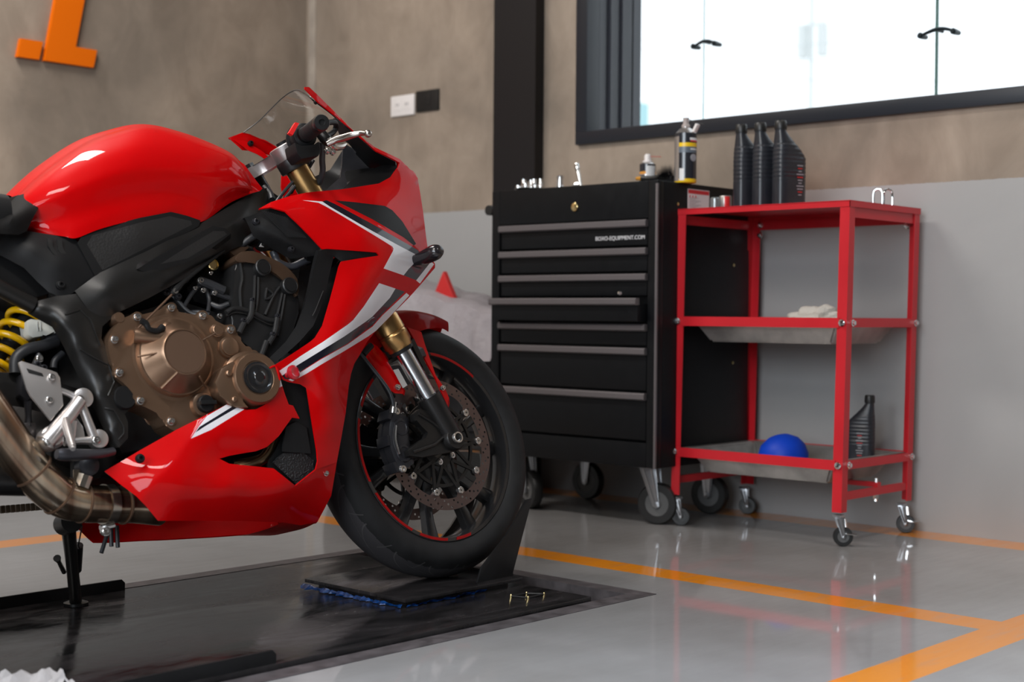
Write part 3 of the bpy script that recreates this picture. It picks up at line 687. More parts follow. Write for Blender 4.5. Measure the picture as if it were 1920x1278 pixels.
lathe(bm, (0, -.025, .014), (0, 1, 0), [(.013, 0), (.013, .045)], 14); link('bristles', bm, mat('bristle_black', (.008, .008, .01), .5), r)['kind'] = 'stuff'
# dish of sockets
p = onx(996, 345, 3.62); cxs, cys = 3.62, p[1]
r = empty('magnetic_dish', (cxs, cys, CZ1)); tag(r, 'dark round dish holding chrome sockets at the left end of the chest', 'dish')
bm = bmesh.new(); lathe(bm, (0, 0, 0), (0, 0, 1), [(.018, 0), (.020, .006), (.052, .012), (.058, .018), (.055, .018), (.05, .015), (0, .013)], 40); link('dish_bowl', bm, mat('dark_steel_dish', (.06, .06, .06), .2, .8), r)
for i, (dx, dy, hh, rr_) in enumerate(((-.018, .018, .034, .009), (.004, .004, .032, .008), (-.004, -.016, .034, .009), (.022, -.022, .036, .008), (-.028, .034, .014, .009), (-.03, -.002, .018, .010), (-.02, -.036, .012, .008), (.02, .026, .03, .008))):
    bm = bmesh.new(); lathe(bm, (0, 0, 0), (0, 0, 1), [(rr_*.9, 0), (rr_, .002), (rr_, hh*.45), (rr_*.9, hh*.5), (rr_*.9, hh), (rr_*.6, hh), (rr_*.6, hh*.6), (0, hh*.6)], 20)
    o = link('socket', bm, M_chrome); o.location = (cxs+dx, cys+dy, CZ1+.0155)
    tag(o, ('tall chrome socket standing at the left of the dish', 'tall chrome socket at the centre of the dish', 'tall chrome socket right of centre in the dish', 'tallest chrome socket at the right rear of the dish', 'low chrome socket at the far left rim of the dish', 'short wide chrome socket at the front of the dish', 'low chrome socket at the front right rim of the dish', 'slim chrome socket at the back of the dish')[i], 'socket', 'chrome sockets in the dish')
bm = bmesh.new(); lathe(bm, (0, 0, 0), (0, 0, 1), [(.0125, 0), (.013, .002), (.013, .018), (.0115, .020), (.0115, .048), (.012, .052), (.008, .052), (.008, .03), (0, .03)], 28)
o = link('socket', bm, M_chrome); o.location = (3.60, onx(1050, 346, 3.60)[1], CZ1); tag(o, 'tall chrome socket standing alone between the dish and the ratchet', 'socket')
r = empty('ratchet_wrench', (3.64, onx(1082, 343, 3.64)[1], CZ1)); tag(r, 'chrome ratchet wrench propped upright on the tool chest', 'wrench')
bm = bmesh.new(); lathe(bm, (0, .0, .016), (-1, -.2, .3), [(0, -.012), (.012, -.012), (.016, -.008), (.016, .006), (.012, .010), (0, .012)], 24); link('ratchet_head', bm, M_chrome, r)
bm = bmesh.new(); tube(bm, [(0, -.016, .018), (.0, -.006, .055), (0, -.001, .072)], [.0055, .0065, .006], 12); tube(bm, [(0, -.001, .074), (0, .002, .086), (0, .003, .094)], [.008, .009, .006], 12); link('handle', bm, M_chrome, r)
bm = bmesh.new(); box(bm, (-.03, -.055, 0), (.03, .055, .013), .004); box(bm, (-.02, -.05, .013), (.015, .02, .019), .002)
o = link('tool_pouch', bm, M_blk); o.location = (3.72, onx(1150, 343, 3.72)[1], CZ1); tag(o, 'flat black tool case lying on the chest right of the ratchet', 'case')

# ---------------------------------------------------------------- covered motorcycle behind
r = empty('covered_scooter', (3.70, 3.80, 0)); tag(r, 'vehicle draped in a pale translucent cover standing in the corner behind the red motorcycle', 'covered vehicle')
bm = bmesh.new(); nu, nv = 60, 30; rows = []
for i in range(nu+1):
    s = i/nu; zt_ = .84-.20*s**1.1; row = []
    for j in range(nv+1):
        t = j/nv*2-1; a = abs(t)
        w_ = .10+.13*a; z = zt_-(max(0, a-.28)**1.25)*.56-.004*math.sin(40*s+9*t)
        fold = .016*math.sin(11*s*PI+5*t)*a+.010*math.sin(23*s*PI-3*t)*a
        row.append(bm.verts.new((math.copysign(1, t)*(w_*min(1, a*3))+fold, .62-1.07*s+.015*math.sin(14*s)*a, max(z, .50+.02*math.sin(17*s)))))
    rows.append(row)
for A, B in zip(rows, rows[1:]):
    for j in range(nv): bm.faces.new([A[j], B[j], B[j+1], A[j+1]])
bmesh.ops.solidify(bm, geom=bm.faces[:], thickness=.002)
link('cover_sheet', bm, mat('pale_cover', (.60, .56, .59), .4, spec=.4, bump=(10, .6, .03)), r)
q = onx(838, 535, 3.62); qy, qz = q[1]-3.80, q[2]
bm = bmesh.new(); prism(bm, [(-.10, qy+.02, qz-.09), (-.10, qy-.09, qz-.10), (-.10, qy-.045, qz-.03), (-.10, qy+.0, qz+.05), (-.10, qy+.045, qz-.03)], (.02, 0, 0), bev=.002); link('red_fin', bm, mat('fin_red', (.55, .02, .02), .4), r)
for y in (.38, -.20):
    bm = bmesh.new(); lathe(bm, (-.05, y, .24), (1, 0, 0), [(.12, 0), (.23, .01), (.24, .05), (.23, .09), (.12, .10)], 40); link('tyre', bm, M_rubb, r)
bm = bmesh.new(); box(bm, (-.1, -.42, .22), (.1, .55, .56), .04); link('lower_body', bm, mat('dark_grey_body', (.02, .02, .022), .6, spec=.2), r)

# ---------------------------------------------------------------- seen through the window
def outb(name, a, b, m_, label, cat):
    bm = bmesh.new(); box(bm, a, b); o = link(name, bm, m_, smooth=False); tag(o, label, cat); return o
M_cy = mat('cyan_cladding', (.50, .78, .82), .8); M_of = mat('outside_white', (.85, .85, .85), .8)
bx0 = empty('shop_building', (24, 18.0, -.2)); tag(bx0, 'pale cyan building with a red roof seen at the left end of the window', 'building')
pa = onx(1180, 150, 24); pb = onx(1216, 240, 27); pt = onx(1180, 85, 24)
bm = bmesh.new(); box(bm, (0, pb[1]-18, 0), (3, pa[1]-18+4, pa[2]+.2)); link('facade', bm, M_cy, bx0, smooth=False)
bm = bmesh.new(); box(bm, (-.05, pb[1]-18+.3, (pa[2]+pb[2])/2-.1), (0, pa[1]-18+3, (pa[2]+pb[2])/2+.9)); link('window_band', bm, M_of, bx0, smooth=False)
bm = bmesh.new(); prism(bm, [(-.2, pb[1]-18+.05, onx(1212, 123, 24)[2]+.2), (-.2, pa[1]-18-.05, pt[2]+.2), (-.2, pa[1]-18+3, pt[2]+.5), (-.2, pa[1]-18+3, onx(1212, 123, 24)[2]+.2)], (.4, 0, 0)); link('roof', bm, mat('washed_out_red_roof', (.85, .45, .42), .8), bx0, smooth=False)  # roof red is paled to imitate overexposed daylight
M_pole = mat('washed_out_pole', (.78, .80, .79), .8); M_wire = mat('washed_out_wire', (.72, .75, .75), .8)  # glare outside is put into these pale pole and wire colours
def pole(px, py, xx, hh, rr_, lab):
    p = onx(px, py, xx); r = empty('utility_pole', (xx, p[1], -.2)); tag(r, lab, 'utility pole')
    bm = bmesh.new(); tube(bm, [(0, 0, 0), (0, 0, hh)], [rr_, rr_*.8], 10); link('pole', bm, M_pole, r)
    bm = bmesh.new()
    for z in (hh*.97, hh*.9, hh*.8): box(bm, (-.05, -.5, z), (.05, .5, z+.07))
    for y in (-.4, .3): box(bm, (-.15, y-.12, hh*.72), (.15, y+.12, hh*.80))
    link('cross_arms', bm, M_pole, r)
pole(1520, 200, 40, 12.5, .09, 'distant pale utility pole with cross arms seen through the window')
for i, (a, b) in enumerate((((1180, 85), (1920, 150)), ((1180, 75), (1920, 20)), ((1180, 95), (1920, 60)))):
    A = onx(*a, 26); B = onx(*b, 22); mid = (A+B)/2-np.array([0, 0, .35]); bm = bmesh.new(); tube(bm, [A, mid, B], .010, 5, 8)
    tag(link('overhead_wire', bm, M_wire), ('lowest overhead wire outside, sagging down to the right', 'uppermost overhead wire outside, rising to the right', 'middle overhead wire outside the window')[i], 'wire', 'overhead wires outside the window')
# ================================================================ the motorcycle
# body frame: origin at the front axle, hb forwards, nb to the machine's right (towards the viewer), ub up in its leaning plane
Cw = np.array([2.3449, 2.4623, .3207])
_yaw, _lean = -.0678, .2895
hw_ = np.array([math.cos(_yaw), math.sin(_yaw), 0]); rw_ = np.array([math.sin(_yaw), -math.cos(_yaw), 0])
nw_ = rw_*math.cos(_lean)+np.array([0, 0, 1])*math.sin(_lean); uw_ = np.cross(nw_, hw_); uw_ = uw_ if uw_[2] > 0 else -uw_
hb = np.array([.99318807, -.11652235, 0.]); nb = np.array([-.11240476, -.9580914, .26348822]); ub = np.array([.03070227, .26169336, .96466261])
LIFT = .30
B0 = Cw-ub*LIFT
mw = Matrix.Identity(4)
for i in range(3): mw[i][0] = hb[i]; mw[i][1] = -nb[i]; mw[i][2] = ub[i]; mw[i][3] = B0[i]
BIKE = empty('motorcycle', (0, 0, 0), mw=mw)
tag(BIKE, 'red sport motorcycle with white and black stripes leaning on its side stand on the lift', 'motorcycle')
def LOC(P): d = np.asarray(P)-B0; return np.array([d@hb, -(d@nb), d@ub])
def BP(px, py, o):
    d = WD(px, py); t = (np.dot(Cw-O0, nb)+o)/np.dot(d, nb); return LOC(O0+d*t)
def WPT(px, py, o):
    d = WD(px, py); t = (np.dot(Cw-O0, nw_)+o)/np.dot(d, nw_); return LOC(O0+d*t)
def WF(a, b, o): return LOC(Cw+hw_*a+uw_*b+nw_*o)       # wheel frame: forwards, up, right
def WV(a, b, o): return np.array([(v:=hw_*a+uw_*b+nw_*o)@hb, -(v@nb), v@ub])
RT = (0, -1, 0)                                           # machine's right in local axes

SURFS = {}
def tps(P, v, lam=1e-3):
    P = np.array(P, float); v = np.array(v, float); n = len(P); P0 = P.mean(0); S = P.std()+1e-9; Q = (P-P0)/S
    d = np.linalg.norm(Q[:, None]-Q[None], axis=2); K = np.where(d > 0, d*d*np.log(d+1e-12), 0)+np.eye(n)*lam
    A = np.zeros((n+3, n+3)); A[:n, :n] = K; A[:n, n] = 1; A[:n, n+1:] = Q; A[n, :n] = 1; A[n+1:, :n] = Q.T
    s = np.linalg.lstsq(A, np.append(v, [0, 0, 0]), rcond=None)[0]
    def f(X):
        X = (np.atleast_2d(np.array(X, float))-P0)/S; d = np.linalg.norm(X[:, None]-Q[None], axis=2)
        return np.where(d > 0, d*d*np.log(d+1e-12), 0)@s[:n]+s[n]+X@s[n+1:]
    return f
def dens(P, step, closed=True):
    out = []; n = len(P)
    for i in range(n if closed else n-1):
        a = np.array(P[i], float); b = np.array(P[(i+1) % n], float); k = max(1, int(math.ceil(np.linalg.norm((b-a)[:2])/step)))
        for j in range(k): out.append(a+(b-a)*j/k)
    if not closed: out.append(np.array(P[-1], float))
    return out
def inpoly(X, P):
    X = np.atleast_2d(X); P = np.array(P)[:, :2]; r = np.zeros(len(X), bool); j = len(P)-1
    for i in range(len(P)):
        a, b = P[i], P[j]
        c = ((a[1] > X[:, 1]) != (b[1] > X[:, 1])) & (X[:, 0] < (b[0]-a[0])*(X[:, 1]-a[1])/(b[1]-a[1]+1e-12)+a[0]); r ^= c; j = i
    return r
def segd(X, P):
    X = np.atleast_2d(X); m_ = np.full(len(X), 1e9)
    for i in range(len(P)):
        a = np.array(P[i][:2]); b = np.array(P[(i+1) % len(P)][:2]); ab = b-a; t = np.clip(((X-a)@ab)/(ab@ab+1e-12), 0, 1)
        m_ = np.minimum(m_, np.linalg.norm(X-a-t[:, None]*ab, axis=1))
    return m_
def smooth_poly(P, k=3):
    P = [np.array(p, float) for p in P]; n = len(P); out = []
    for i in range(n):
        p0, p1, p2, p3 = P[i-1], P[i], P[(i+1) % n], P[(i+2) % n]
        for t in np.linspace(0, 1, k, endpoint=False): out.append(.5*((2*p1)+(-p0+p2)*t+(2*p0-5*p1+4*p2-p3)*t*t+(-p0+3*p1-3*p2+p3)*t**3))
    return out
def panel(name, P, mats, parent=None, ctrl=(), o=None, surf=None, thick=.003, step=9, decals=(), kinks=(), mirror=False, holes=(), fr='B', lip=0, sm=0, sharp=30, both=False):
    """P: outline [(px,py[,o])]; surface offset from outline+ctrl (thin-plate) or surf; decals [(poly, material index)]"""
    if sm: P = smooth_poly(P, sm)
    if surf is None:
        if o is not None: surf = lambda X: np.full(len(X), float(o))
        else:
            c = [p for p in P]+[np.array(q, float) for q in ctrl]; surf = tps([q[:2] for q in c], [q[2] for q in c])
    V = dens([p[:2] for p in P], step); E_ = []; n = len(V); E_ += [(i, (i+1) % n) for i in range(n)]
    loops = [V[:]]
    for D in [d[0] for d in decals]+list(holes):
        D = dens([p[:2] for p in D], step); b = len(V); V += D; E_ += [(b+i, b+(i+1) % len(D)) for i in range(len(D))]; loops.append(D)
    A = np.array(loops[0]); x0, y0 = A.min(0); x1, y1 = A.max(0); G = []
    r = 0
    for y in np.arange(y0, y1, step*.87):
        for x in np.arange(x0+(step/2 if r % 2 else 0), x1, step): G.append((x, y))
        r += 1
    if G:
        G = np.array(G); ok = inpoly(G, A)
        for L_ in loops: ok &= segd(G, L_) > step*.45
        V += [g for g in G[ok]]
    vo, eo, fo, *_ = delaunay_2d_cdt([Vector((float(v[0]), float(v[1]))) for v in V], E_, [], 0, 1e-4)
    X = np.array([(v.x, v.y) for v in vo]); cen = np.array([X[list(f)].mean(0) for f in fo]); keep = inpoly(cen, A)
    for h_ in holes: keep &= ~inpoly(cen, [p[:2] for p in h_])
    mi = np.zeros(len(fo), int)
    for D, k in decals: mi[inpoly(cen, [p[:2] for p in D])] = k
    off = surf(X)
    for (a, b, k) in kinks:      # crease: pull the surface in beyond the line a-b
        a = np.array(a, float); b = np.array(b, float); t = (b-a)/np.linalg.norm(b-a); s = (X-a)@np.array([-t[1], t[0]]); off = off+k*np.maximum(0, s)
    fn = BP if fr == 'B' else WPT
    L3 = [fn(x[0], x[1], float(q)) for x, q in zip(X, off)]
    bm = bmesh.new(); vs_ = [bm.verts.new(p) for p in L3]
    for f, k, m_ in zip(fo, keep, mi):
        if not k: continue
        try: q = bm.faces.new([vs_[i] for i in f]); q.material_index = int(m_)
        except ValueError: pass
    for v in [v for v in bm.verts if not v.link_faces]: bm.verts.remove(v)
    bm.normal_update(); s = sum((f.normal.y*f.calc_area() for f in bm.faces))
    if s > 0: bmesh.ops.reverse_faces(bm, faces=bm.faces[:])
    if thick: bmesh.ops.solidify(bm, geom=bm.faces[:], thickness=thick)
    SURFS[name] = surf
    if mirror:
        b2 = bm.copy()
        for v in b2.verts: v.co.y = -v.co.y
        bmesh.ops.reverse_faces(b2, faces=b2.faces[:]); link(name, b2, mats, parent or BIKE, sharp=sharp)
    return link(name, bm, mats, parent or BIKE, sharp=sharp)
def gridsurf(bm, rows, ku=5, kv=5, thick=0, mirror=False, mi=0, conv=None):
    """rows: polylines of control points (px,py,o) or local points; bicubic"""
    conv = conv or (lambda p: BP(*p)); R_ = [[conv(p) for p in r] for r in rows]
    R_ = [crom(r, ku) for r in R_]; cols = [crom([r[i] for r in R_], kv) for i in range(len(R_[0]))]
    G = [[cols[i][j] for i in range(len(cols))] for j in range(len(cols[0]))]
    for sgn in ((1, -1) if mirror else (1,)):
        V = [[bm.verts.new((p[0], p[1]*sgn, p[2])) for p in r] for r in G]; fs = []
        for A, B in zip(V, V[1:]):
            for i in range(len(A)-1):
                try: f = bm.faces.new([A[i], A[i+1], B[i+1], B[i]]); f.material_index = mi; fs.append(f)
                except ValueError: pass
        if thick:
            bmesh.ops.recalc_face_normals(bm, faces=fs); bmesh.ops.solidify(bm, geom=fs, thickness=thick)
    return bm
def slabp(name, P, o, depth, m_, parent=None, bev=.003, sm=0, extra=None):
    """solid plate: outline drawn at offset o, running back (to the left) by depth"""
    if sm: P = [tuple(p) for p in smooth_poly(P, sm)]
    bm = bmesh.new(); prism(bm, [BP(p[0], p[1], o) for p in P], (0, depth, 0), bev=bev)
    if extra: extra(bm)
    return link(name, bm, m_, parent or BIKE)
def lat(name, px, py, o, prof, m_, parent=None, n=36, fr='B', mi=0, axis=None):
    """turned piece about the lateral axis; prof [(r, offset from o)]"""
    bm = bmesh.new(); c = (BP if fr == 'B' else WPT)(px, py, o); ax = RT if fr == 'B' else WV(0, 0, 1)
    lathe(bm, c, axis if axis is not None else ax, prof, n); return link(name, bm, m_, parent or BIKE)
def tb(name, pts, r, m_, parent=None, n=12, sm=5, fr='B'):
    f = BP if fr == 'B' else WPT
    bm = bmesh.new(); tube(bm, [f(*p) for p in pts], r, n, sm if len(pts) > 2 else 0); return link(name, bm, m_, parent or BIKE)
def tbs(name, pts, r, m_, on, parent=None, d=0., n=8, sm=4):
    """bead laid on a panel's surface"""
    P = dens(pts, 8, False); o_ = SURFS[on](P)
    bm = bmesh.new(); tube(bm, [BP(p[0], p[1], float(q)+d) for p, q in zip(P, o_)], r, n); return link(name, bm, m_, parent or BIKE)
def bolt(px, py, o, r, m_, parent, fr='B', hexd=True, h=.006):
    bm = bmesh.new(); c = (BP if fr == 'B' else WPT)(px, py, o); ax = RT if fr == 'B' else WV(0, 0, 1)
    lathe(bm, c, ax, [(r*1.25, -.004), (r*1.25, .001), (r, .0015), (r, h*.8), (r*.85, h), (r*.5, h), (r*.5, h*.45), (0, h*.45)], 16)
    return link('bolt', bm, m_, parent)

# materials of the machine
M_R = mat('red_gloss_paint', (.50, .0, .001), .5, coat=.38, spec=.05, coatr=.02)
M_W = mat('white_gloss_paint', (.72, .70, .73), .35, coat=.7); M_N = mat('navy_black_paint', (.006, .006, .013), .3, coat=.7, spec=.3)
M_BP = mat('matte_black_plastic', (.008, .008, .0085), .5, spec=.25, bump=(500, .15, .001)); M_BG = mat('satin_black_paint', (.0095, .009, .009), .34, spec=.4)
M_FR = mat('dark_grey_frame_paint', (.010, .0095, .009), .38, spec=.38); M_DK = mat('engine_black', (.013, .013, .0135), .40, spec=.4, bump=(60, .1, .001))
M_BRZ = mat('bronze_metal', (.27, .168, .108), .33, .8, bump=(300, .08, .0006)); M_BRZ2 = mat('matt_bronze_disc', (.16, .095, .062), .5, .6)
M_BRN = mat('brown_cam_cover', (.07, .040, .024), .45, .4)
M_GOLD = mat('gold_anodised', (.50, .30, .12), .28, .95); M_CHR = M_chrome; M_STL = mat('bolt_steel', (.62, .60, .58), .22, .95)
M_ALU = mat('cast_aluminium', (.62, .585, .565), .36, .85, bump=(180, .2, .001)); M_DISC = mat('disc_steel', (.29, .215, .20), .34, .85)
M_GRAF = mat('graphite_paint', (.13, .12, .12), .3, .7); M_TITAN = mat('heat_tinted_steel', (.37, .27, .19), .2, .95)
M_YEL2 = mat('yellow_spring', (.80, .44, .0), .3, coat=.6); M_TANK = mat('translucent_bottle', (.55, .55, .5), .35); M_HOSE = mat('rubber_hose', (.02, .021, .024), .45)
def quad_tex(name, base, sc):
    m_ = mat(name, base, .55); N, L, b = nodes(m_); tc = N.new('ShaderNodeTexCoord'); v = N.new('ShaderNodeTexVoronoi'); v.inputs['Scale'].default_value = sc
    L.new(tc.outputs['Object'], v.inputs['Vector']); bm_ = N.new('ShaderNodeBump'); bm_.inputs['Strength'].default_value = .35; bm_.inputs['Distance'].default_value = .0015
    L.new(v.outputs['Distance'], bm_.inputs['Height']); L.new(bm_.outputs[0], b.inputs['Normal']); return m_
M_GRIPX = quad_tex('textured_grip_rubber', (.012, .0115, .0115), 200)
M_SCR = mat('clear_screen', (.93, .93, .93), .0, trans=1, ior=1.35, spec=.6)
# heat tint bands along the exhaust
N, L, b = nodes(M_TITAN); tc = N.new('ShaderNodeTexCoord'); wv = N.new('ShaderNodeTexNoise'); wv.inputs['Scale'].default_value = 9; wv.inputs['Detail'].default_value = 3
mp = N.new('ShaderNodeMapping'); mp.inputs['Scale'].default_value = (3, .3, .6); L.new(tc.outputs['Object'], mp.inputs[0]); L.new(mp.outputs[0], wv.inputs['Vector'])
cr = N.new('ShaderNodeValToRGB'); L.new(wv.outputs['Fac'], cr.inputs[0]); e = cr.color_ramp.elements; e[0].position = .35; e[0].color = (.24, .15, .10, 1); e[1].position = .62; e[1].color = (.56, .46, .34, 1)
L.new(cr.outputs[0], b.inputs['Base Color'])

# ---------------------------------------------------------------- front wheel
def wl_(bm, prof, n=72, mi=0, caps=False):
    """lathe about the axle; prof [(radius, offset)]"""
    return lathe(bm, WF(0, 0, 0), WV(0, 0, 1), prof, n, mi, caps)
FW = bmesh.new()
TP = [(.225, -.046), (.232, -.052), (.245, -.0585), (.258, -.060), (.270, -.056), (.281, -.0465), (.290, -.033), (.296, -.0185), (.2992, -.006), (.2995, 0)]
TP = TP+[(r, -o) for r, o in TP[-2::-1]]
TPs = [tuple(p) for p in crom([np.array(p) for p in TP], 2)]
fs = wl_(FW, TPs, 120)
uv = FW.loops.layers.uv.new('UVMap'); axl = Vector(WV(0, 0, 1)); c0 = Vector(WF(0, 0, 0)); e1 = Vector(WV(1, 0, 0)); e2 = Vector(WV(0, 1, 0))
for f in FW.faces:
    cen = f.calc_center_median()-c0; ac = math.atan2(cen.dot(e2), cen.dot(e1))
    for l in f.loops:
        p = l.vert.co-c0; a = math.atan2(p.dot(e2), p.dot(e1))
        while a-ac > PI: a -= 2*PI
        while a-ac < -PI: a += 2*PI
        l[uv].uv = (a/(2*PI), p.dot(axl)/.06)
M_TYRE = mat('tyre_rubber', (.012, .012, .0125), .62, spec=.28, noise=(30, .25)); N, L, b = nodes(M_TYRE)
um = N.new('ShaderNodeUVMap'); sp = N.new('ShaderNodeSeparateXYZ'); L.new(um.outputs[0], sp.inputs[0])
def mth(o_, a, b_=None, c_=None):
    q = N.new('ShaderNodeMath'); q.operation = o_
    for i, x in enumerate((a, b_, c_)):
        if x is None: continue
        if isinstance(x, (int, float)): q.inputs[i].default_value = x
        else: L.new(x, q.inputs[i])
    return q.outputs[0]
av = mth('ABSOLUTE', sp.outputs[1]); sq = mth('MULTIPLY', av, av)
def groove(freq, slope, curve, ph, wd, v0, v1):
    t = mth('ADD', mth('ADD', mth('MULTIPLY', sp.outputs[0], freq), mth('MULTIPLY', av, slope)), mth('ADD', mth('MULTIPLY', sq, curve), ph))
    d = mth('ABSOLUTE', mth('SUBTRACT', mth('FRACT', t), .5)); g = mth('LESS_THAN', d, wd)
    return mth('MULTIPLY', g, mth('MULTIPLY', mth('GREATER_THAN', av, v0), mth('LESS_THAN', av, v1)))
gr = mth('MAXIMUM', groove(18, 2.2, -1.6, 0, .020, .12, .72), mth('MAXIMUM', groove(18, -.5, 0, .37, .016, .42, .80), groove(9, .9, 1.2, .7, .012, .0, .5)))
bm_ = N.new('ShaderNodeBump'); bm_.inputs['Strength'].default_value = .9; bm_.inputs['Distance'].default_value = .003; bm_.invert = True; L.new(gr, bm_.inputs['Height']); L.new(bm_.outputs[0], b.inputs['Normal'])
# scrubbed in shoulder: paler rubber in a band away from the centre
old = b.inputs['Base Color'].links[0].from_socket; mx = N.new('ShaderNodeMix'); mx.data_type = 'RGBA'; mx.blend_type = 'MIX'
L.new(mth('MULTIPLY', gr, .6), mx.inputs[0]); mx.inputs[7].default_value = (.075, .07, .07, 1)
mx2 = N.new('ShaderNodeMix'); mx2.data_type = 'RGBA'; nz = N.new('ShaderNodeTexNoise'); nz.inputs['Scale'].default_value = 35; nz.inputs['Detail'].default_value = 5
L.new(mth('MULTIPLY', mth('LESS_THAN', mth('ADD', av, mth('MULTIPLY', nz.outputs['Fac'], .18)), .74), .75), mx2.inputs[0]); L.new(old, mx2.inputs[6]); mx2.inputs[7].default_value = (.046, .043, .046, 1)
L.new(mx2.outputs[2], mx.inputs[6]); L.new(mx.outputs[2], b.inputs['Base Color'])
wheel = link('front_wheel', FW, M_TYRE, BIKE)      # the tyre carries the rim, spokes and discs as its pieces
M_RIM = mat('satin_black_rim', (.013, .013, .014), .28, coat=.35); M_RS = mat('red_rim_tape', (.55, .005, .006), .35)
bm = bmesh.new()
wl_(bm, [(.214, 0), (.211, .012), (.211, .024), (.213, .034), (.2155, .0465), (.2165, .0490), (.2245, .0498), (.2262, .0488), (.2262, .0465), (.2225, .045), (.221, .04), (.221, 0)], 120)
wl_(bm, [(.214, 0), (.211, -.012), (.211, -.024), (.213, -.034), (.2155, -.0465), (.2165, -.0490), (.2245, -.0498), (.2262, -.0488), (.2262, -.0465), (.2225, -.045), (.221, -.04), (.221, 0)], 120)
rim = link('rim', bm, M_RIM, wheel)
def wang(px, py): p = WPT(px, py, .05); d = Vector(p)-c0; return math.atan2(d.dot(e2), d.dot(e1))
for a, b_ in (((806, 663.5), (886.5, 705.2)), ((702, 712), (677.6, 760)), ((675, 784), (692, 902)), ((706, 921), (772, 994)), ((787, 999), (839, 1013)), ((855, 1008), (882, 1000)), ((760, 666), (792, 660))):
    bm = bmesh.new(); a0 = wang(*a); a1 = wang(*b_)
    dlt = (a1-a0+PI) % (2*PI)-PI; k = max(3, int(abs(dlt)/.05)); sk = .012*(1 if dlt > 0 else -1)
    V = [[bm.verts.new(WF(rr_*math.cos(a0+dlt*i/k+(sk if rr_ < .22 else 0)), rr_*math.sin(a0+dlt*i/k+(sk if rr_ < .22 else 0)), .0506)) for i in range(k+1)] for rr_ in (.2172, .2236)]
    for i in range(k): bm.faces.new([V[0][i], V[0][i+1], V[1][i+1], V[1][i]])
    bmesh.ops.solidify(bm, geom=bm.faces[:], thickness=.0006)
    link('rim_stripe', bm, M_RS, wheel)
bm = bmesh.new()   # hub and spokes
wl_(bm, [(.0, -.045), (.03, -.045), (.034, -.03), (.030, -.012), (.030, .012), (.034, .03), (.03, .045), (0, .045)], 40)
hub = link('hub', bm, M_RIM, wheel)
def spoke(a, da):
    bm = bmesh.new(); rows = []
    for t, w_, d_ in ((0, .016, .020), (.35, .0125, .0145), (.7, .0115, .012), (1, .016, .014)):
        r_ = .026+(.2135-.026)*t; aa = a+da*(t**1.0); ca, sa = math.cos(aa), math.sin(aa); row = []
        for u_, o_ in ((-1, -.8), (-1, .8), (-.7, 1), (.7, 1), (1, .8), (1, -.8), (.7, -1), (-.7, -1)):
            row.append(WF(r_*ca-u_*w_*sa, r_*sa+u_*w_*ca, o_*d_))
        rows.append(row)
    cc = [crom([r[i] for r in rows], 4) for i in range(8)]
    loft_rings(bm, [[cc[i][j] for i in range(8)] for j in range(len(cc[0]))]); return bm
A0 = wang(803, 985)
for i in range(6):
    for s in (-1, 1): link('spoke', spoke(A0+i*PI/3+s*.10, s*.13), M_RIM, wheel)
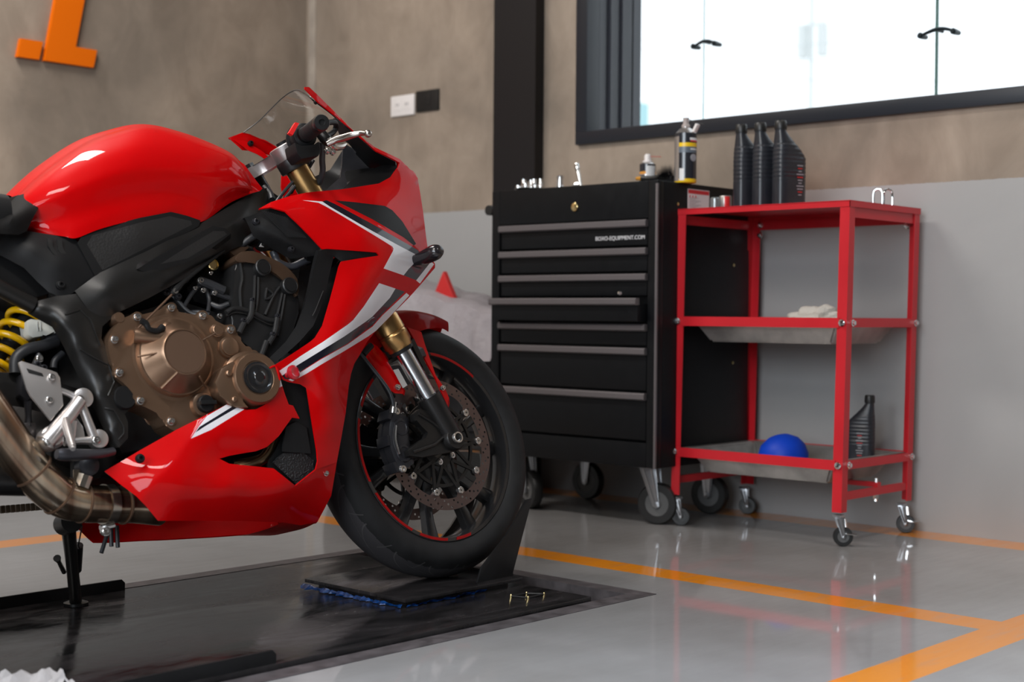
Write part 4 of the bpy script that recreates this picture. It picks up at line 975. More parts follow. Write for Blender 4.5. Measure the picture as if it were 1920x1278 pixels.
# brake discs
def disc(o0, sgn, mdl):
    NB = 10; pts = []; K = 200
    outer = [(.155*math.cos(2*PI*i/K), .155*math.sin(2*PI*i/K)) for i in range(K)]
    inner = []
    for i in range(K):
        a = 2*PI*i/K; ph = ((a/(2*PI)*NB) % 1)-.5; ph = abs(ph)*2   # 0 centre between, 1 at a tab
        k = max(0, (ph-.62)/.38); r_ = .1285-.016*min(1, k*1.6)
        inner.append((r_*math.cos(a), r_*math.sin(a)))
    V = [np.array(p) for p in outer+inner]; E_ = [(i, (i+1) % K) for i in range(K)]+[(K+i, K+(i+1) % K) for i in range(K)]; hl = []
    for ring, (rr_, cnt, ph) in enumerate(((.1340, 30, .0), (.1415, 30, .33), (.1488, 30, .66))):
        for i in range(cnt):
            a = 2*PI*(i+ph)/cnt; c = np.array([rr_*math.cos(a), rr_*math.sin(a)]); b_ = len(V)
            h_ = [c+.0027*np.array([math.cos(2*PI*j/7), math.sin(2*PI*j/7)]) for j in range(7)]; V += h_; E_ += [(b_+j, b_+(j+1) % 7) for j in range(7)]; hl.append(c)
    vo, eo, fo, *_ = delaunay_2d_cdt([Vector((float(v[0]), float(v[1]))) for v in V], E_, [], 0, 1e-6)
    X = np.array([(v.x, v.y) for v in vo]); cen = np.array([X[list(f)].mean(0) for f in fo]); rc = np.hypot(cen[:, 0], cen[:, 1]); keep = ~inpoly(cen, inner) & (rc < .155)
    for c in hl: keep &= np.hypot(*(cen-c).T) > .0024
    bm = bmesh.new(); vs_ = [bm.verts.new(WF(x[0], x[1], o0)) for x in X]
    for f, k in zip(fo, keep):
        if k: bm.faces.new([vs_[i] for i in f])
    for v in [v for v in bm.verts if not v.link_faces]: bm.verts.remove(v)
    bmesh.ops.solidify(bm, geom=bm.faces[:], thickness=.0048)
    dd = link('brake_disc', bm, M_DISC, BIKE)
    # carrier: hub ring, arms to the buttons
    bm = bmesh.new(); o1 = o0-.004*sgn
    wl_(bm, [(.034, o1-.003), (.052, o1-.003), (.052, o1+.003), (.034, o1+.003), (.034, o1-.003)], 40)
    wl_(bm, [(.094, o1-.003), (.101, o1-.003), (.101, o1+.003), (.094, o1+.003), (.094, o1-.003)], 60)
    for i in range(NB):
        a = 2*PI*(i+.0)/NB; 
        for s in (-1, 1):
            a2 = a+s*.30; p = [WF(.050*math.cos(a2), .050*math.sin(a2), o1), WF(.1185*math.cos(a), .1185*math.sin(a), o1)]
            t = Vector(p[1]-p[0]).normalized(); sd = t.cross(axl)*.0038; prism(bm, [Vector(p[0])-sd, Vector(p[1])-sd, Vector(p[1])+sd, Vector(p[0])+sd], axl*.005)
        lathe(bm, WF(.1185*math.cos(a), .1185*math.sin(a), o1-.003), axl, [(.0105, 0), (.0105, .006)], 16)
    link('disc_carrier', bm, M_BG, dd)
    for i in range(NB):
        a = 2*PI*i/NB; bm = bmesh.new(); lathe(bm, WF(.1180*math.cos(a), .1180*math.sin(a), o0-.003*sgn), axl*sgn, [(.0085, 0), (.0085, .0085), (.0072, .0095), (.0058, .0095), (.0058, .007), (.0048, .007), (.0048, .009), (.0030, .009), (.0030, .004), (0, .004)], 18)
        link('disc_button', bm, M_STL, dd)
    return dd
disc(.0600, 1, 0); disc(-.0648, -1, 0)
for i in range(6):
    a = 2*PI*(i+.3)/6; bm = bmesh.new(); lathe(bm, WF(.043*math.cos(a), .043*math.sin(a), .058), axl, [(.0075, 0), (.0075, .006), (.004, .007), (.004, .004), (0, .004)], 14); link('disc_bolt', bm, M_STL, wheel)

# ---------------------------------------------------------------- front fork (steered frame)
rk = math.radians(26.0); fd = np.array([-math.sin(rk), math.cos(rk)])    # (forward, up) along the fork leg
SB = -.006
def FP(s, o, q=0): # s along the leg from axle height, q = forward offset square to the leg
    return WF(-SB+fd[0]*s+math.cos(rk)*q, fd[1]*s+math.sin(rk)*q, o)
def sof(px, py, o):
    """distance along the leg of a pixel"""
    P = WPT(px, py, o); d = Vector(P)-Vector(WF(0, 0, 0)); return d.dot(e1)*fd[0]+d.dot(e2)*fd[1]
FD = Vector(WV(fd[0], fd[1], 0)); FO = .105
s_ch0, s_ch1, s_g1, s_groove, s_top = sof(797, 745, FO), sof(751, 650, FO), sof(748, 640, FO), sof(738, 622, FO), sof(552, 318, FO)
FORK = BIKE
def TRI(p): d = Vector(WPT(p[0], p[1], FO))-Vector(WF(0, 0, 0)); return d.dot(e1), d.dot(e2)
for sd in (1, -1):
    o_ = FO*sd
    bm = bmesh.new(); lathe(bm, FP(0, o_), FD, [(.0205, s_ch0-.03), (.0205, s_ch1+.02)], 48); link('fork_slider', bm, mat('fork_chrome', (.62, .64, .67), .2, 1), FORK)
    bm = bmesh.new()
    lathe(bm, FP(0, o_), FD, [(.026, s_ch1-.002), (.0295, s_ch1), (.030, s_ch1+.006), (.0335, s_ch1+.012), (.034, s_ch1+.034), (.0325, s_ch1+.036), (.0318, s_ch1+.040), (.034, s_ch1+.042), (.0335, s_ch1+.075), (.0275, s_ch1+.09), (.0265, s_top-.05), (.0265, s_top+.056)], 48)
    link('fork_tube', bm, M_GOLD, FORK)
    bm = bmesh.new(); lathe(bm, FP(0, o_), FD, [(.024, s_ch1-.010), (.0288, s_ch1-.008), (.0288, s_ch1), (.024, s_ch1)], 36); link('dust_seal', bm, M_BP, FORK)
    # cast black bottom with axle lug and caliper arm
    bm = bmesh.new(); lathe(bm, FP(0, o_), FD, [(.012, -.012), (.024, .0), (.026, .03), (.027, s_ch0*.6), (.0285, s_ch0-.02), (.029, s_ch0), (.0215, s_ch0+.002)], 36)
    lathe(bm, WF(0, 0, o_-.028*sd), Vector(WV(0, 0, sd)), [(.026, 0), (.028, .006), (.028, .040), (.024, .046), (.018, .046)], 36)
    tri = [TRI(p) for p in ((842, 806), (826, 788), (804, 772), (786, 766), (774, 776), (777, 789), (791, 799), (803, 811), (799, 822), (776, 834), (763, 843), (766, 855), (790, 858), (830, 850), (852, 846), (866, 826))]
    prism(bm, [WF(a, b_, o_+.004*sd) for a, b_ in tri], Vector(WV(0, 0, -.018*sd)), bev=.003)
    rib = [WF(a, b_, o_+.0045*sd) for a, b_ in [TRI(p) for p in ((782, 776), (808, 792), (836, 815), (812, 834), (772, 848))]]
    for a, b_ in zip(rib, rib[1:]): tube(bm, [a, b_], .0045, 8)
    link('fork_bottom', bm, M_BG, FORK)
bm = bmesh.new(); lathe(bm, WF(0, 0, FO+.0195), axl, [(.0135, 0), (.0135, .006), (.0125, .0075), (.0095, .0075), (.0095, -.010), (0, -.010)], 32); link('axle_end', bm, M_STL, FORK)
bm = bmesh.new(); lathe(bm, WF(0, 0, -FO), axl, [(.010, -.02), (.010, 2*FO)], 24); link('axle', bm, M_STL, FORK)

# calipers
def caliper(sd):
    """radial four-piston caliper: body lofted along the disc rim"""
    bm = bmesh.new()
    a_c = math.atan2(.010, -.14); ra = .130
    for o_, th_ in ((.076*sd, .030), (.050*sd, .016)):
        rows = []
        for t in np.linspace(-1, 1, 9):
            a = a_c+t*.47; k = 1-.10*t*t; th2 = th_*(1-.28*abs(t)**3); row = []
            rr0, rr1 = .107+.004*t*t, .163-.010*t*t
            for r_, q in ((rr0, -.5), (rr0, .35), (rr0+.008, .5), (rr1-.010, .5), (rr1, .3), (rr1, -.5)):
                row.append(WF(r_*math.cos(a), r_*math.sin(a), o_+sd*q*th2))
            rows.append(row)
        loft_rings(bm, rows)
    # bridge over the disc edge
    for t in (-.8, 0, .8):
        a = a_c+t*.47; c_, s_ = math.cos(a), math.sin(a); w_ = .012
        prism(bm, [WF(.158*c_-w_*s_, .158*s_+w_*c_, .044*sd), WF(.168*c_-w_*s_, .168*s_+w_*c_, .044*sd), WF(.168*c_+w_*s_, .168*s_-w_*c_, .044*sd), WF(.158*c_+w_*s_, .158*s_-w_*c_, .044*sd)], Vector(WV(0, 0, .042*sd)), bev=.002)
    for t in (-.48, .48):
        a = a_c+t*.47; lathe(bm, WF(.133*math.cos(a), .133*math.sin(a), .085*sd), axl*sd, [(.021, 0), (.021, .004), (.019, .007), (.014, .008), (.013, .0065), (0, .0065)], 28)
    c_ = link('brake_caliper', bm, M_GRAFB, FORK)
    for t in (-.98, .95):
        a = a_c+t*.47; b2 = bmesh.new(); lathe(b2, WF(.150*math.cos(a), .150*math.sin(a), .080*sd), axl*sd, [(.010, 0), (.010, .006), (.0075, .010), (.004, .010), (.004, .006), (0, .006)], 16); link('mount_bolt', b2, M_STL, c_)
    b2 = bmesh.new(); a = a_c+.0; tube(b2, [WF(.150*math.cos(a_c-.22), .150*math.sin(a_c-.22), .094*sd), WF(.153*math.cos(a_c), .153*math.sin(a_c), .0945*sd), WF(.150*math.cos(a_c+.22), .150*math.sin(a_c+.22), .094*sd)], .0026, 8, 4); link('pad_pin', b2, M_STL, c_)
    return c_
M_GRAFB = mat('caliper_black', (.022, .022, .026), .34, .3)
caliper(1); caliper(-1)
tb('brake_hose', [(676, 662, .10), (690, 680, .10), (710, 705, .104), (728, 730, .108), (736, 750, .106), (738, 770, .100)], .0042, M_HOSE, FORK, 10, 6, 'W')
bm = bmesh.new(); lathe(bm, WPT(738, 765, .100), WV(.25, .9, .1), [(.0075, -.012), (.0085, -.004), (.0085, .002), (.006, .004), (.006, .014)], 14); link('hose_fitting', bm, M_STL, FORK)
bm = bmesh.new(); tube(bm, [WPT(681, 664, .10), WPT(696, 647, .10)], .0075, 10); link('hose_clip', bm, M_BP, FORK)

# mudguard: crown over the tyre and two stays
bm = bmesh.new(); NA = 26; rows = []
aT, aF = math.radians(130), math.radians(65)
for i in range(NA+1):
    t = i/NA; a = aT+(aF-aT)*t; wd = .073*(1-.78*max(0, (t-.62)/.38)**1.7); row = []; dr = .010*max(0, (t-.75)/.25)
    for q in (-1, -.92, -.7, -.4, 0, .4, .7, .92, 1):
        r_ = .334-.030*abs(q)**2.6+dr-(.040 if abs(q) > .95 else 0)*(1-.9*max(0, (t-.55)/.45)); row.append(WF(r_*math.cos(a), r_*math.sin(a), q*wd))
    rows.append(row)
gridsurf(bm, rows, 2, 1, conv=lambda p: p); bmesh.ops.solidify(bm, geom=bm.faces[:], thickness=.003)
MUD = link('mudguard', bm, M_R, BIKE, sharp=40)
panel('stay', [(764, 613, .076), (790, 622, .074), (797, 646, .077), (817, 703, .088), (835, 729, .092), (842, 746, .094), (838.8, 760, .096), (828, 734, .094), (818, 711, .090), (782, 646, .080)], M_R, MUD, fr='W', thick=.004, step=6)
panel('stay', [(697, 643, .078), (706, 647, .079), (715, 657, .080), (757.7, 729, .090), (755.5, 738, .091), (740, 737, .091), (729, 729, .090), (688, 665, .080)], M_R, MUD, fr='W', thick=.004, step=7)
panel('reflector_strip', [(738, 693, .094), (747, 691, .094), (764, 722, .097), (756, 727, .097)], mat('dull_white_strip', (.42, .40, .38), .5), MUD, fr='W', thick=.002, step=8)
panel('stay_mount', [(776, 634, .093), (786, 655, .093), (806, 700, .098), (800, 703, .098), (770, 640, .093)], M_BG, MUD, fr='W', thick=.01, step=8)
bolt(745.5, 725.5, .094, .0055, M_STL, MUD, 'W'); bolt(830, 727, .096, .005, M_STL, MUD, 'W')

# triple clamps, handlebars
s_tc = sof(530, 300, FO)
bm = bmesh.new()   # top yoke
def yoke(s0, th_, m_, name, rr_=.036, ctr=.045):
    bm = bmesh.new(); P = []
    for (q, o_) in ((.030, FO), (.034, FO-.03), (.024, .05), (.020, 0), (.024, -.05), (.034, -FO+.03), (.030, -FO), (-.0, -FO-.034), (-.032, -FO-.012), (-.036, -.06), (-ctr-.030, -.028), (-ctr-.038, 0), (-ctr-.030, .028), (-.036, .06), (-.032, FO+.012), (0, FO+.034)):
        P.append(FP(s0, o_, q))
    P = smooth_poly(P, 4); prism(bm, P, FD*th_, bev=.004)
    for sd in (1, -1): lathe(bm, FP(0, FO*sd), FD, [(.034, s0-.004), (.036, s0), (.036, s0+th_+.004), (.033, s0+th_+.006), (.0265, s0+th_+.006)], 36)
    return link(name, bm, m_, FORK)
yoke(s_top+.030, .026, mat('grey_cast_yoke', (.42, .39, .38), .34, .8), 'top_yoke')
yoke(sof(700, 560, FO), .03, M_BG, 'bottom_yoke')
bm = bmesh.new(); lathe(bm, FP(0, 0, -.040), FD, [(.026, sof(700, 560, FO)), (.026, s_top+.03)], 30); lathe(bm, FP(0, 0, -.040), FD, [(.020, s_top+.055), (.020, s_top+.066), (0, s_top+.066)], 6); link('steering_stem', bm, M_BG, FORK)
bm = bmesh.new(); lathe(bm, FP(0, FO), FD, [(.030, s_top+.056), (.030, s_top+.062), (.022, s_top+.063), (.014, s_top+.063), (.014, s_top+.070), (0, s_top+.070)], 30); link('fork_cap', bm, M_BP, FORK)
G1 = np.array(BP(600, 232, .335)); G0 = np.array(BP(571, 254, .215)); gd = (G1-G0)/np.linalg.norm(G1-G0)
def mirror_steer(P):
    """reflect a local point in the wheel's centre plane"""
    P = np.asarray(P, float); c = np.array(WF(0, 0, 0)); n_ = np.array(WV(0, 0, 1)); return P-2*((P-c)@n_)*n_
for sd in (1, -1):
    F = (lambda P: P) if sd > 0 else mirror_steer
    bm = bmesh.new(); lathe(bm, FP(0, FO*sd), FD, [(.0268, s_top), (.036, s_top+.002), (.037, s_top+.006), (.037, s_top+.026), (.035, s_top+.030), (.0268, s_top+.030)], 36)
    A_ = np.array(FP(s_top+.016, FO+.028, .0)); tube(bm, [F(A_), F(A_*.4+G0*.6+np.array([0, 0, -.004])), F(G0)], [.015, .013, .0115], 14, 4)
    link('clip_on_clamp', bm, M_BG, FORK)
    bm = bmesh.new(); tube(bm, [F(G0-gd*.03), F(G1)], .011, 16); link('handlebar', bm, M_BG, FORK)
    a_ = F(G0); b_ = F(G1); d_ = Vector(b_-a_).normalized(); Lg = (Vector(b_)-Vector(a_)).length
    bm = bmesh.new(); prof = [(.013, .0), (.024, .002), (.025, .006), (.018, .009), (.0165, .014)]
    k = 0.018
    while k < Lg-.022: prof += [(.0172, k), (.0172, k+.004), (.0160, k+.0055), (.0160, k+.0075)]; k += .0085
    prof += [(.0175, Lg-.018), (.0175, Lg-.002)]
    lathe(bm, a_, d_, prof, 28); grip = link('handlebar_grip', bm, M_BP, FORK)
    bm = bmesh.new(); lathe(bm, a_, d_, [(.0165, Lg-.002), (.0178, Lg), (.0178, Lg+.011), (.0160, Lg+.016), (.007, Lg+.017), (.006, Lg+.013), (0, Lg+.013)], 32); link('bar_end', bm, mat('bar_end_black', (.02, .02, .021), .28, .3), grip)
    bm = bmesh.new(); lathe(bm, a_-np.array(d_)*.034, d_, [(.013, 0), (.022, .001), (.027, .004), (.028, .030), (.025, .034), (.013, .034)], 32)
    if sd > 0:
        lathe(bm, a_-np.array(d_)*.044, d_, [(.013, 0), (.031, .001), (.032, .010), (.013, .012)], 32)
    link('switch_housing', bm, M_BP, FORK)
slabp('switch_lower', [(553, 266), (566, 276), (585, 274), (599, 264), (601, 284), (598, 292), (566, 298), (557, 286)], .228, .045, M_BP, FORK, bev=.003)
panel('kill_switch', [(541.5, 249, .235), (554, 229, .235), (561, 231, .235), (549, 253, .235)], mat('switch_red', (.75, .02, .02), .4), FORK, thick=.008, step=6)
# brake lever and master cylinder
M_LEV = mat('polished_lever', (.50, .45, .41), .22, .95)
tb('brake_lever', [(614, 270, .235), (630, 262, .250), (645, 258, .265), (661, 253, .285), (676, 250, .30), (686, 250, .315)], [.006, .0075, .0085, .0075, .006, .0045], M_LEV, FORK, 14, 5)
bm = bmesh.new(); bmesh.ops.create_uvsphere(bm, u_segments=20, v_segments=14, radius=.0085, matrix=Matrix.Translation(Vector(BP(690, 250.5, .318)))); link('lever_tip', bm, M_LEV, FORK)
tb('master_cylinder', [(601, 250, .20), (612, 262, .205), (622, 270, .205)], [.012, .013, .009], M_BG, FORK, 12, 4)
tb('lever_pivot', [(622, 263, .225), (626, 274, .222), (640, 274, .215), (648, 270, .212)], [.008, .009, .008, .004], M_LEV, FORK, 10, 4)
for p in ((624, 285, .215), (614, 283, .215), (620, 263, .235)): bolt(*p, .0055, M_STL, FORK)
tb('throttle_cable', [(613, 230, .22), (626, 229, .20), (630, 234, .18), (628, 243, .17), (622, 250, .17), (612, 256, .18)], .0065, M_BP, FORK, 10, 5)
tb('front_brake_hose', [(604, 266, .19), (605, 280, .18), (604, 300, .165), (605, 320, .15), (600, 340, .13), (596, 358, .11), (640, 480, .09)], .0068, M_HOSE, FORK, 10, 6)
tb('wiring_loom', [(581, 300, .12), (570, 318, .11), (545, 345, .10), (524, 370, .09), (515, 385, .09)], .004, M_HOSE, FORK, 8, 5)
tb('wiring_loom', [(588, 300, .12), (574, 322, .11), (552, 350, .10), (534, 372, .09)], .004, M_HOSE, FORK, 8, 5)
tb('wiring_loom', [(494, 350, .06), (506, 362, .07), (510, 374, .08)], .007, M_HOSE, FORK, 10, 5)
# ---------------------------------------------------------------- body of the machine
def cap_over(name, P, rise, m_, parent=None, k=9, ax=(0, 0, 1), pw=2.0, thick=.002, join=None):
    """closes a body between a right-hand polyline and its mirror image"""
    bm = bmesh.new(); rows = []; ax = np.array(ax, float)
    for i, p in enumerate(P):
        L_ = np.array(BP(*p)); rs = rise[i] if isinstance(rise, (list, tuple)) else rise
        rows.append([bm.verts.new(L_*np.array([1, t, 1])+ax*rs*(1-abs(t)**pw)) for t in np.linspace(1, -1, 2*k+1)])
    for A, B in zip(rows, rows[1:]):
        for j in range(len(A)-1): bm.faces.new([A[j], A[j+1], B[j+1], B[j]])
    if thick: bmesh.ops.solidify(bm, geom=bm.faces[:], thickness=thick)
    return link(name, bm, m_, parent or BIKE)

# fuel tank
Sx = [(26, 372), (60, 339), (100, 306), (160, 266.5), (215, 245.5), (275, 233.3), (340, 247.5), (400, 270), (440, 292.3), (466, 325), (476, 352)]
Bx = [(44, 431), (85, 438), (120, 443), (143, 446), (185, 430), (240, 415), (300, 402), (335, 400), (377, 416), (430, 381), (472, 362)]
So = [.045, .052, .058, .064, .070, .075, .080, .084, .088, .090, .092]; Mo = [.115, .142, .162, .172, .178, .178, .172, .164, .150, .130, .110]
rows = []
for f, g in ((0, 0), (.04, .42), (.11, .68), (.24, .90), (.42, 1.0), (.56, .96), (.75, .86), (.90, .83), (1.0, .80)):
    rows.append([(a[0]+(b_[0]-a[0])*f, a[1]+(b_[1]-a[1])*f, s+(m_-s)*g) for a, b_, s, m_ in zip(Sx, Bx, So, Mo)])
bm = bmesh.new(); gridsurf(bm, rows, 6, 5, mirror=True)
P = crom([np.array(BP(a[0], a[1], s)) for a, s in zip(Sx, So)], 6); R_ = []
for p in P: R_.append([bm.verts.new((p[0], p[1]*t, p[2]+.020*(1-abs(t)**1.8))) for t in np.linspace(1, -1, 17)])
for A, B in zip(R_, R_[1:]):
    for j in range(16): bm.faces.new([A[j], A[j+1], B[j+1], B[j]])
bmesh.ops.remove_doubles(bm, verts=bm.verts[:], dist=.0004)
tank = link('fuel_tank', bm, M_R, BIKE, sharp=50)
panel('tank_front_trim', [(441, 296, .095), (458, 308, .098), (474, 330, .10), (492, 353.5, .10), (487, 358, .105), (469, 363, .112), (466, 345, .115), (460, 322, .11)], M_R, tank, thick=.006, step=8, mirror=True)
bm = bmesh.new(); c_ = BP(310, 244, 0); c_[2] -= .034; lathe(bm, c_, (.05, 0, 1), [(.045, -.004), (.045, .004), (.038, .008), (0, .008)], 30); link('filler_cap', bm, M_BG, tank)

# seat
SE = [(-70, 408), (0, 389), (13, 384), (32, 367), (50, 361.5), (65, 364), (75, 373), (72.6, 388), (60, 413), (50, 433), (35, 440), (0, 438), (-70, 446)]
so = [.12, .11, .105, .10, .10, .11, .125, .140, .145, .146, .146, .15, .155]
panel('seat', [(*a, b_) for a, b_ in zip(SE, so)], mat('seat_vinyl', (.007, .0065, .0065), .7, spec=.12, bump=(350, .2, .001)), ctrl=[(20, 405, .156), (50, 395, .150), (-40, 425, .158)], thick=.01, step=10, mirror=True)
cap_over('seat_top', [(-70, 408, .10), (0, 389, .085), (13, 384, .085), (32, 367, .08), (50, 361.5, .085), (65, 364, .09)], .012, MATS['seat_vinyl'])
# side cover with two slots
sc = panel('side_cover', [(-80, 442, .13), (0, 436, .125), (45, 431, .125), (52, 433, .125), (85, 438, .13), (140, 446, .138), (148, 456, .14), (184, 519, .145), (160, 534, .14), (135, 550, .135), (112, 556, .13), (92, 548, .125), (70, 528, .12), (45, 502, .12), (0, 478, .115), (-80, 460, .115)], M_BP, ctrl=[(110, 500, .148), (60, 465, .138)], thick=.01, step=10, mirror=True)
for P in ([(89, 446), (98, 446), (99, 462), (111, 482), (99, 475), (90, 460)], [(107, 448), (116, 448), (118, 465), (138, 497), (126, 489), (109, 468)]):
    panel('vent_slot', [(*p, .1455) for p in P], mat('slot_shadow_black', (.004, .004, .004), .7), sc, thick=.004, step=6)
bolt(114, 534, .138, .0075, M_BP, sc)
tb('rear_subframe', [(-90, 487, .12), (0, 540, .125), (62, 572, .122)], .016, M_FR, n=18)
slabp('tail_shadow_body', [(-90, 450), (45, 450), (110, 545), (60, 560), (0, 530), (-90, 500)], .10, .20, M_BP)
# knee pads
kp = panel('knee_pad', [(145, 455, .150), (160, 433, .152), (213, 421, .155), (263, 408, .158), (320.5, 397, .155), (350, 404, .150), (376, 413, .145), (373, 424, .145), (280, 472, .150), (185, 518, .150), (178, 516, .150)], [M_BP, M_GRIPX], ctrl=[(260, 445, .160)], thick=.012, step=9, mirror=True,
      decals=[([(163, 458), (173, 441), (215, 430), (263, 417), (318, 405), (358, 414), (360, 421), (192, 506)], 1)])
# main spar and its pad
sp_ = panel('frame_spar', [(140, 545, .140), (185, 512, .150), (280, 468, .152), (376, 419, .140), (430, 386, .118), (476, 360, .090), (500, 352, .07), (520, 372, .06), (508, 388, .075), (480, 420, .105), (467, 453, .115), (419.5, 475, .128), (350, 520, .140), (280, 558, .145), (214.6, 589, .142), (180, 600, .140)], M_FR, ctrl=[(200, 550, .165), (300, 505, .168), (400, 448, .155), (460, 405, .125)], thick=.02, step=9, mirror=True)
panel('spar_pad', [(258, 504, .167), (300, 478, .172), (350, 450, .170), (398, 423, .160), (423, 428, .156), (433, 438, .150), (400, 463, .156), (355.5, 490, .165), (295.5, 509, .167), (266, 508, .165)], [M_BP, M_GRIPX], sp_, thick=.008, step=8, mirror=True, decals=[([(300, 495), (350, 463), (400, 433), (420, 433), (426, 439), (352, 484)], 1)])
slabp('head_casting', [(440, 372), (500, 352), (530, 372), (512, 392), (480, 400), (440, 410)], .06, .12, M_FR)
# pivot casting
pv = panel('pivot_plate', [(50, 578, .118), (62, 566, .122), (104, 555, .130), (155, 549, .140), (190, 556, .142), (216, 590, .142), (192, 612, .142), (190, 634, .142), (205, 666, .142), (214, 690, .142), (226, 717, .142), (245, 729, .142), (251, 747, .142), (243, 766, .142), (234, 776, .142), (240, 791, .142), (240, 821, .140), (224, 838, .138), (208, 841, .125), (196, 809, .122), (166, 744, .120), (119, 649, .118), (98, 613, .118), (53, 588, .112)], M_FR,
      ctrl=[(112, 608, .148), (135, 648, .148), (178, 742, .148), (206, 808, .146), (150, 590, .150), (180, 690, .150), (70, 578, .135)], thick=.03, step=8, mirror=True)
for P in ([(122, 590), (150, 580), (170, 600), (188, 648)], [(150, 655), (180, 672), (204, 684), (214, 716), (202, 742)], [(196, 765), (214, 768), (232, 800), (232, 812), (222, 824)]):
    tbs('rib', P, .0022, M_FR, 'pivot_plate', pv)
lat('pivot_cap', 230.4, 746.8, .142, [(.024, -.01), (.0235, .008), (.021, .012), (.0, .012)], M_BP, pv)
# inner masses that close the view through the frame
slabp('airbox', [(200, 500), (300, 420), (480, 380), (530, 400), (500, 450), (420, 480), (330, 530), (240, 580)], .09, .18, M_BP)
slabp('gearbox_case', [(150, 600), (250, 590), (330, 560), (450, 600), (500, 700), (480, 790), (330, 830), (230, 850), (170, 760)], .10, .20, M_DK)
slabp('crankcase_top', [(190, 575), (300, 500), (440, 440), (470, 480), (440, 600), (300, 610)], .06, .12, M_BP)
slabp('inner_duct', [(380, 835), (540, 790), (540, 895), (380, 895)], .0, .01, M_BP)
slabp('swingarm', [(-120, 690), (60, 700), (190, 745), (250, 735), (250, 775), (180, 800), (40, 760), (-120, 745)], .085, .17, M_BG)
slabp('battery_box', [(-20, 560), (70, 590), (110, 640), (110, 700), (-20, 700)], -.02, .10, M_BP)
slabp('underbody', [(100, 800), (230, 840), (300, 880), (270, 905), (150, 890), (95, 860)], .06, .14, M_BP)

# engine: bronze clutch cover
CO = [(230.6, 597), (248, 590), (262, 590), (284, 585), (318.4, 575), (332, 583), (345, 586), (371.6, 590), (385, 585), (398, 597), (427.5, 612), (441, 614), (449, 634), (464.7, 652), (480, 657), (487, 668), (498, 700), (490, 735), (470, 765), (430, 780), (392, 800), (345, 815), (327, 808), (309, 795), (300, 778), (270, 762), (255, 757), (252, 742), (236, 722), (214, 703), (214, 690), (209, 679), (203, 650), (204, 632), (216, 612)]
def _cl(bm):
    c = BP(326, 670, .155)
    lathe(bm, c, RT, [(.088, -.002), (.088, .000), (.0815, .0015), (.080, .0095), (.0785, .0125), (.076, .013), (.0495, .044), (.0468, .0485), (.0455, .0495), (.0435, .0495), (.043, .0475), (0, .0475)], 72)
cc_ = slabp('clutch_cover', CO, .155, .055, M_BRZ, sm=4, bev=.004, extra=_cl)
bm = bmesh.new(); lathe(bm, BP(326, 670, .155), RT, [(.0428, .0470), (.0428, .0480), (0, .0480)], 48); link('cover_disc', bm, M_BRZ2, cc_)
tb('rib', [(303, 727, .172), (333, 697, .202)], .0035, M_BRZ, cc_, 8); tb('rib', [(258, 668, .182), (312, 658, .196)], .0022, M_BRZ, cc_, 8)
tb('rib', [(374, 705, .198), (386, 727, .172)], .0018, M_BRZ, cc_, 8); tb('rib', [(375, 640, .199), (404, 624, .175)], .0018, M_BRZ, cc_, 8)
bm = bmesh.new(); tube(bm, [BP(252, 628, .166), BP(300, 632, .182), BP(322, 628, .182)], [.016, .014, .010], 14, 4); link('release_housing', bm, M_BRZ, cc_)
lat('release_boss', 311, 618, .168, [(.014, -.02), (.0135, .012), (.009, .016), (0, .016)], M_BRZ, cc_)
tb('release_arm', [(264, 601, .196), (273, 606, .196), (280, 617, .196), (295, 620, .194), (305, 613, .190)], [.006, .0065, .0055, .006, .007], M_BP, cc_, 12, 5)
tb('clutch_rod', [(252, 622, .175), (326, 548, .165)], .0022, M_BRZ2, cc_, 8)
tb('clutch_cable', [(322, 552, .165), (332, 541, .164), (345, 528, .162), (380, 500, .150), (420, 470, .130)], [.0045, .007, .0045, .0035, .0035], M_BP, cc_, 10, 5)
lat('collar', 328, 546, .166, [(.0055, -.003), (.0055, .004), (0, .004)], M_STL, cc_)
for x, y, r_ in ((404.9, 620.4, .0115), (427.5, 651.5, .0185)):
    lat('round_boss', x, y, .155, [(r_*1.25, 0), (r_*1.2, .005), (r_, .006), (r_, .010), (r_*.9, .011), (0, .011)], M_BRZ, cc_)
# starter clutch cover with its black cap
bm = bmesh.new(); c = BP(463, 717, .150)
lathe(bm, c, RT, [(.064, 0), (.062, .016), (.0555, .020), (.0545, .040), (.0505, .046), (.036, .047), (.034, .0455), (0, .0455)], 56)
prism(bm, [BP(*p, .188) for p in ((415, 690), (440, 675), (452, 700), (450, 745), (470, 765), (440, 762), (412, 742), (403, 716))], (0, .035, 0), bev=.006)
sc_ = link('starter_cover', bm, M_BRZ, BIKE)
lat('pulse_cap', 463, 717, .150, [(.0335, .0440), (.0325, .0490), (.029, .0500), (.026, .0480), (.024, .0475), (.012, .0505), (.010, .0525), (0, .0525)], mat('gloss_black_cap', (.012, .012, .013), .16, coat=.3), sc_)
for x, y in ((425, 701), (436, 750)): lat('cast_pin', x, y, .182, [(.006, 0), (.006, .010), (.004, .012), (0, .012)], M_BRZ, sc_)
bm = bmesh.new(); c = BP(378, 760, .155); lathe(bm, c, RT, [(.026, 0), (.024, .010), (.019, .012)], 30); link('filler_neck', bm, M_BRZ, cc_)
bm = bmesh.new(); lathe(bm, c, RT, [(.0175, .010), (.0175, .022), (.015, .024), (0, .024)], 24); box(bm, (c[0]-.017, c[1]-.032, c[2]-.004), (c[0]+.017, c[1]-.022, c[2]+.004), .001); link('oil_filler_cap', bm, M_BP, cc_)
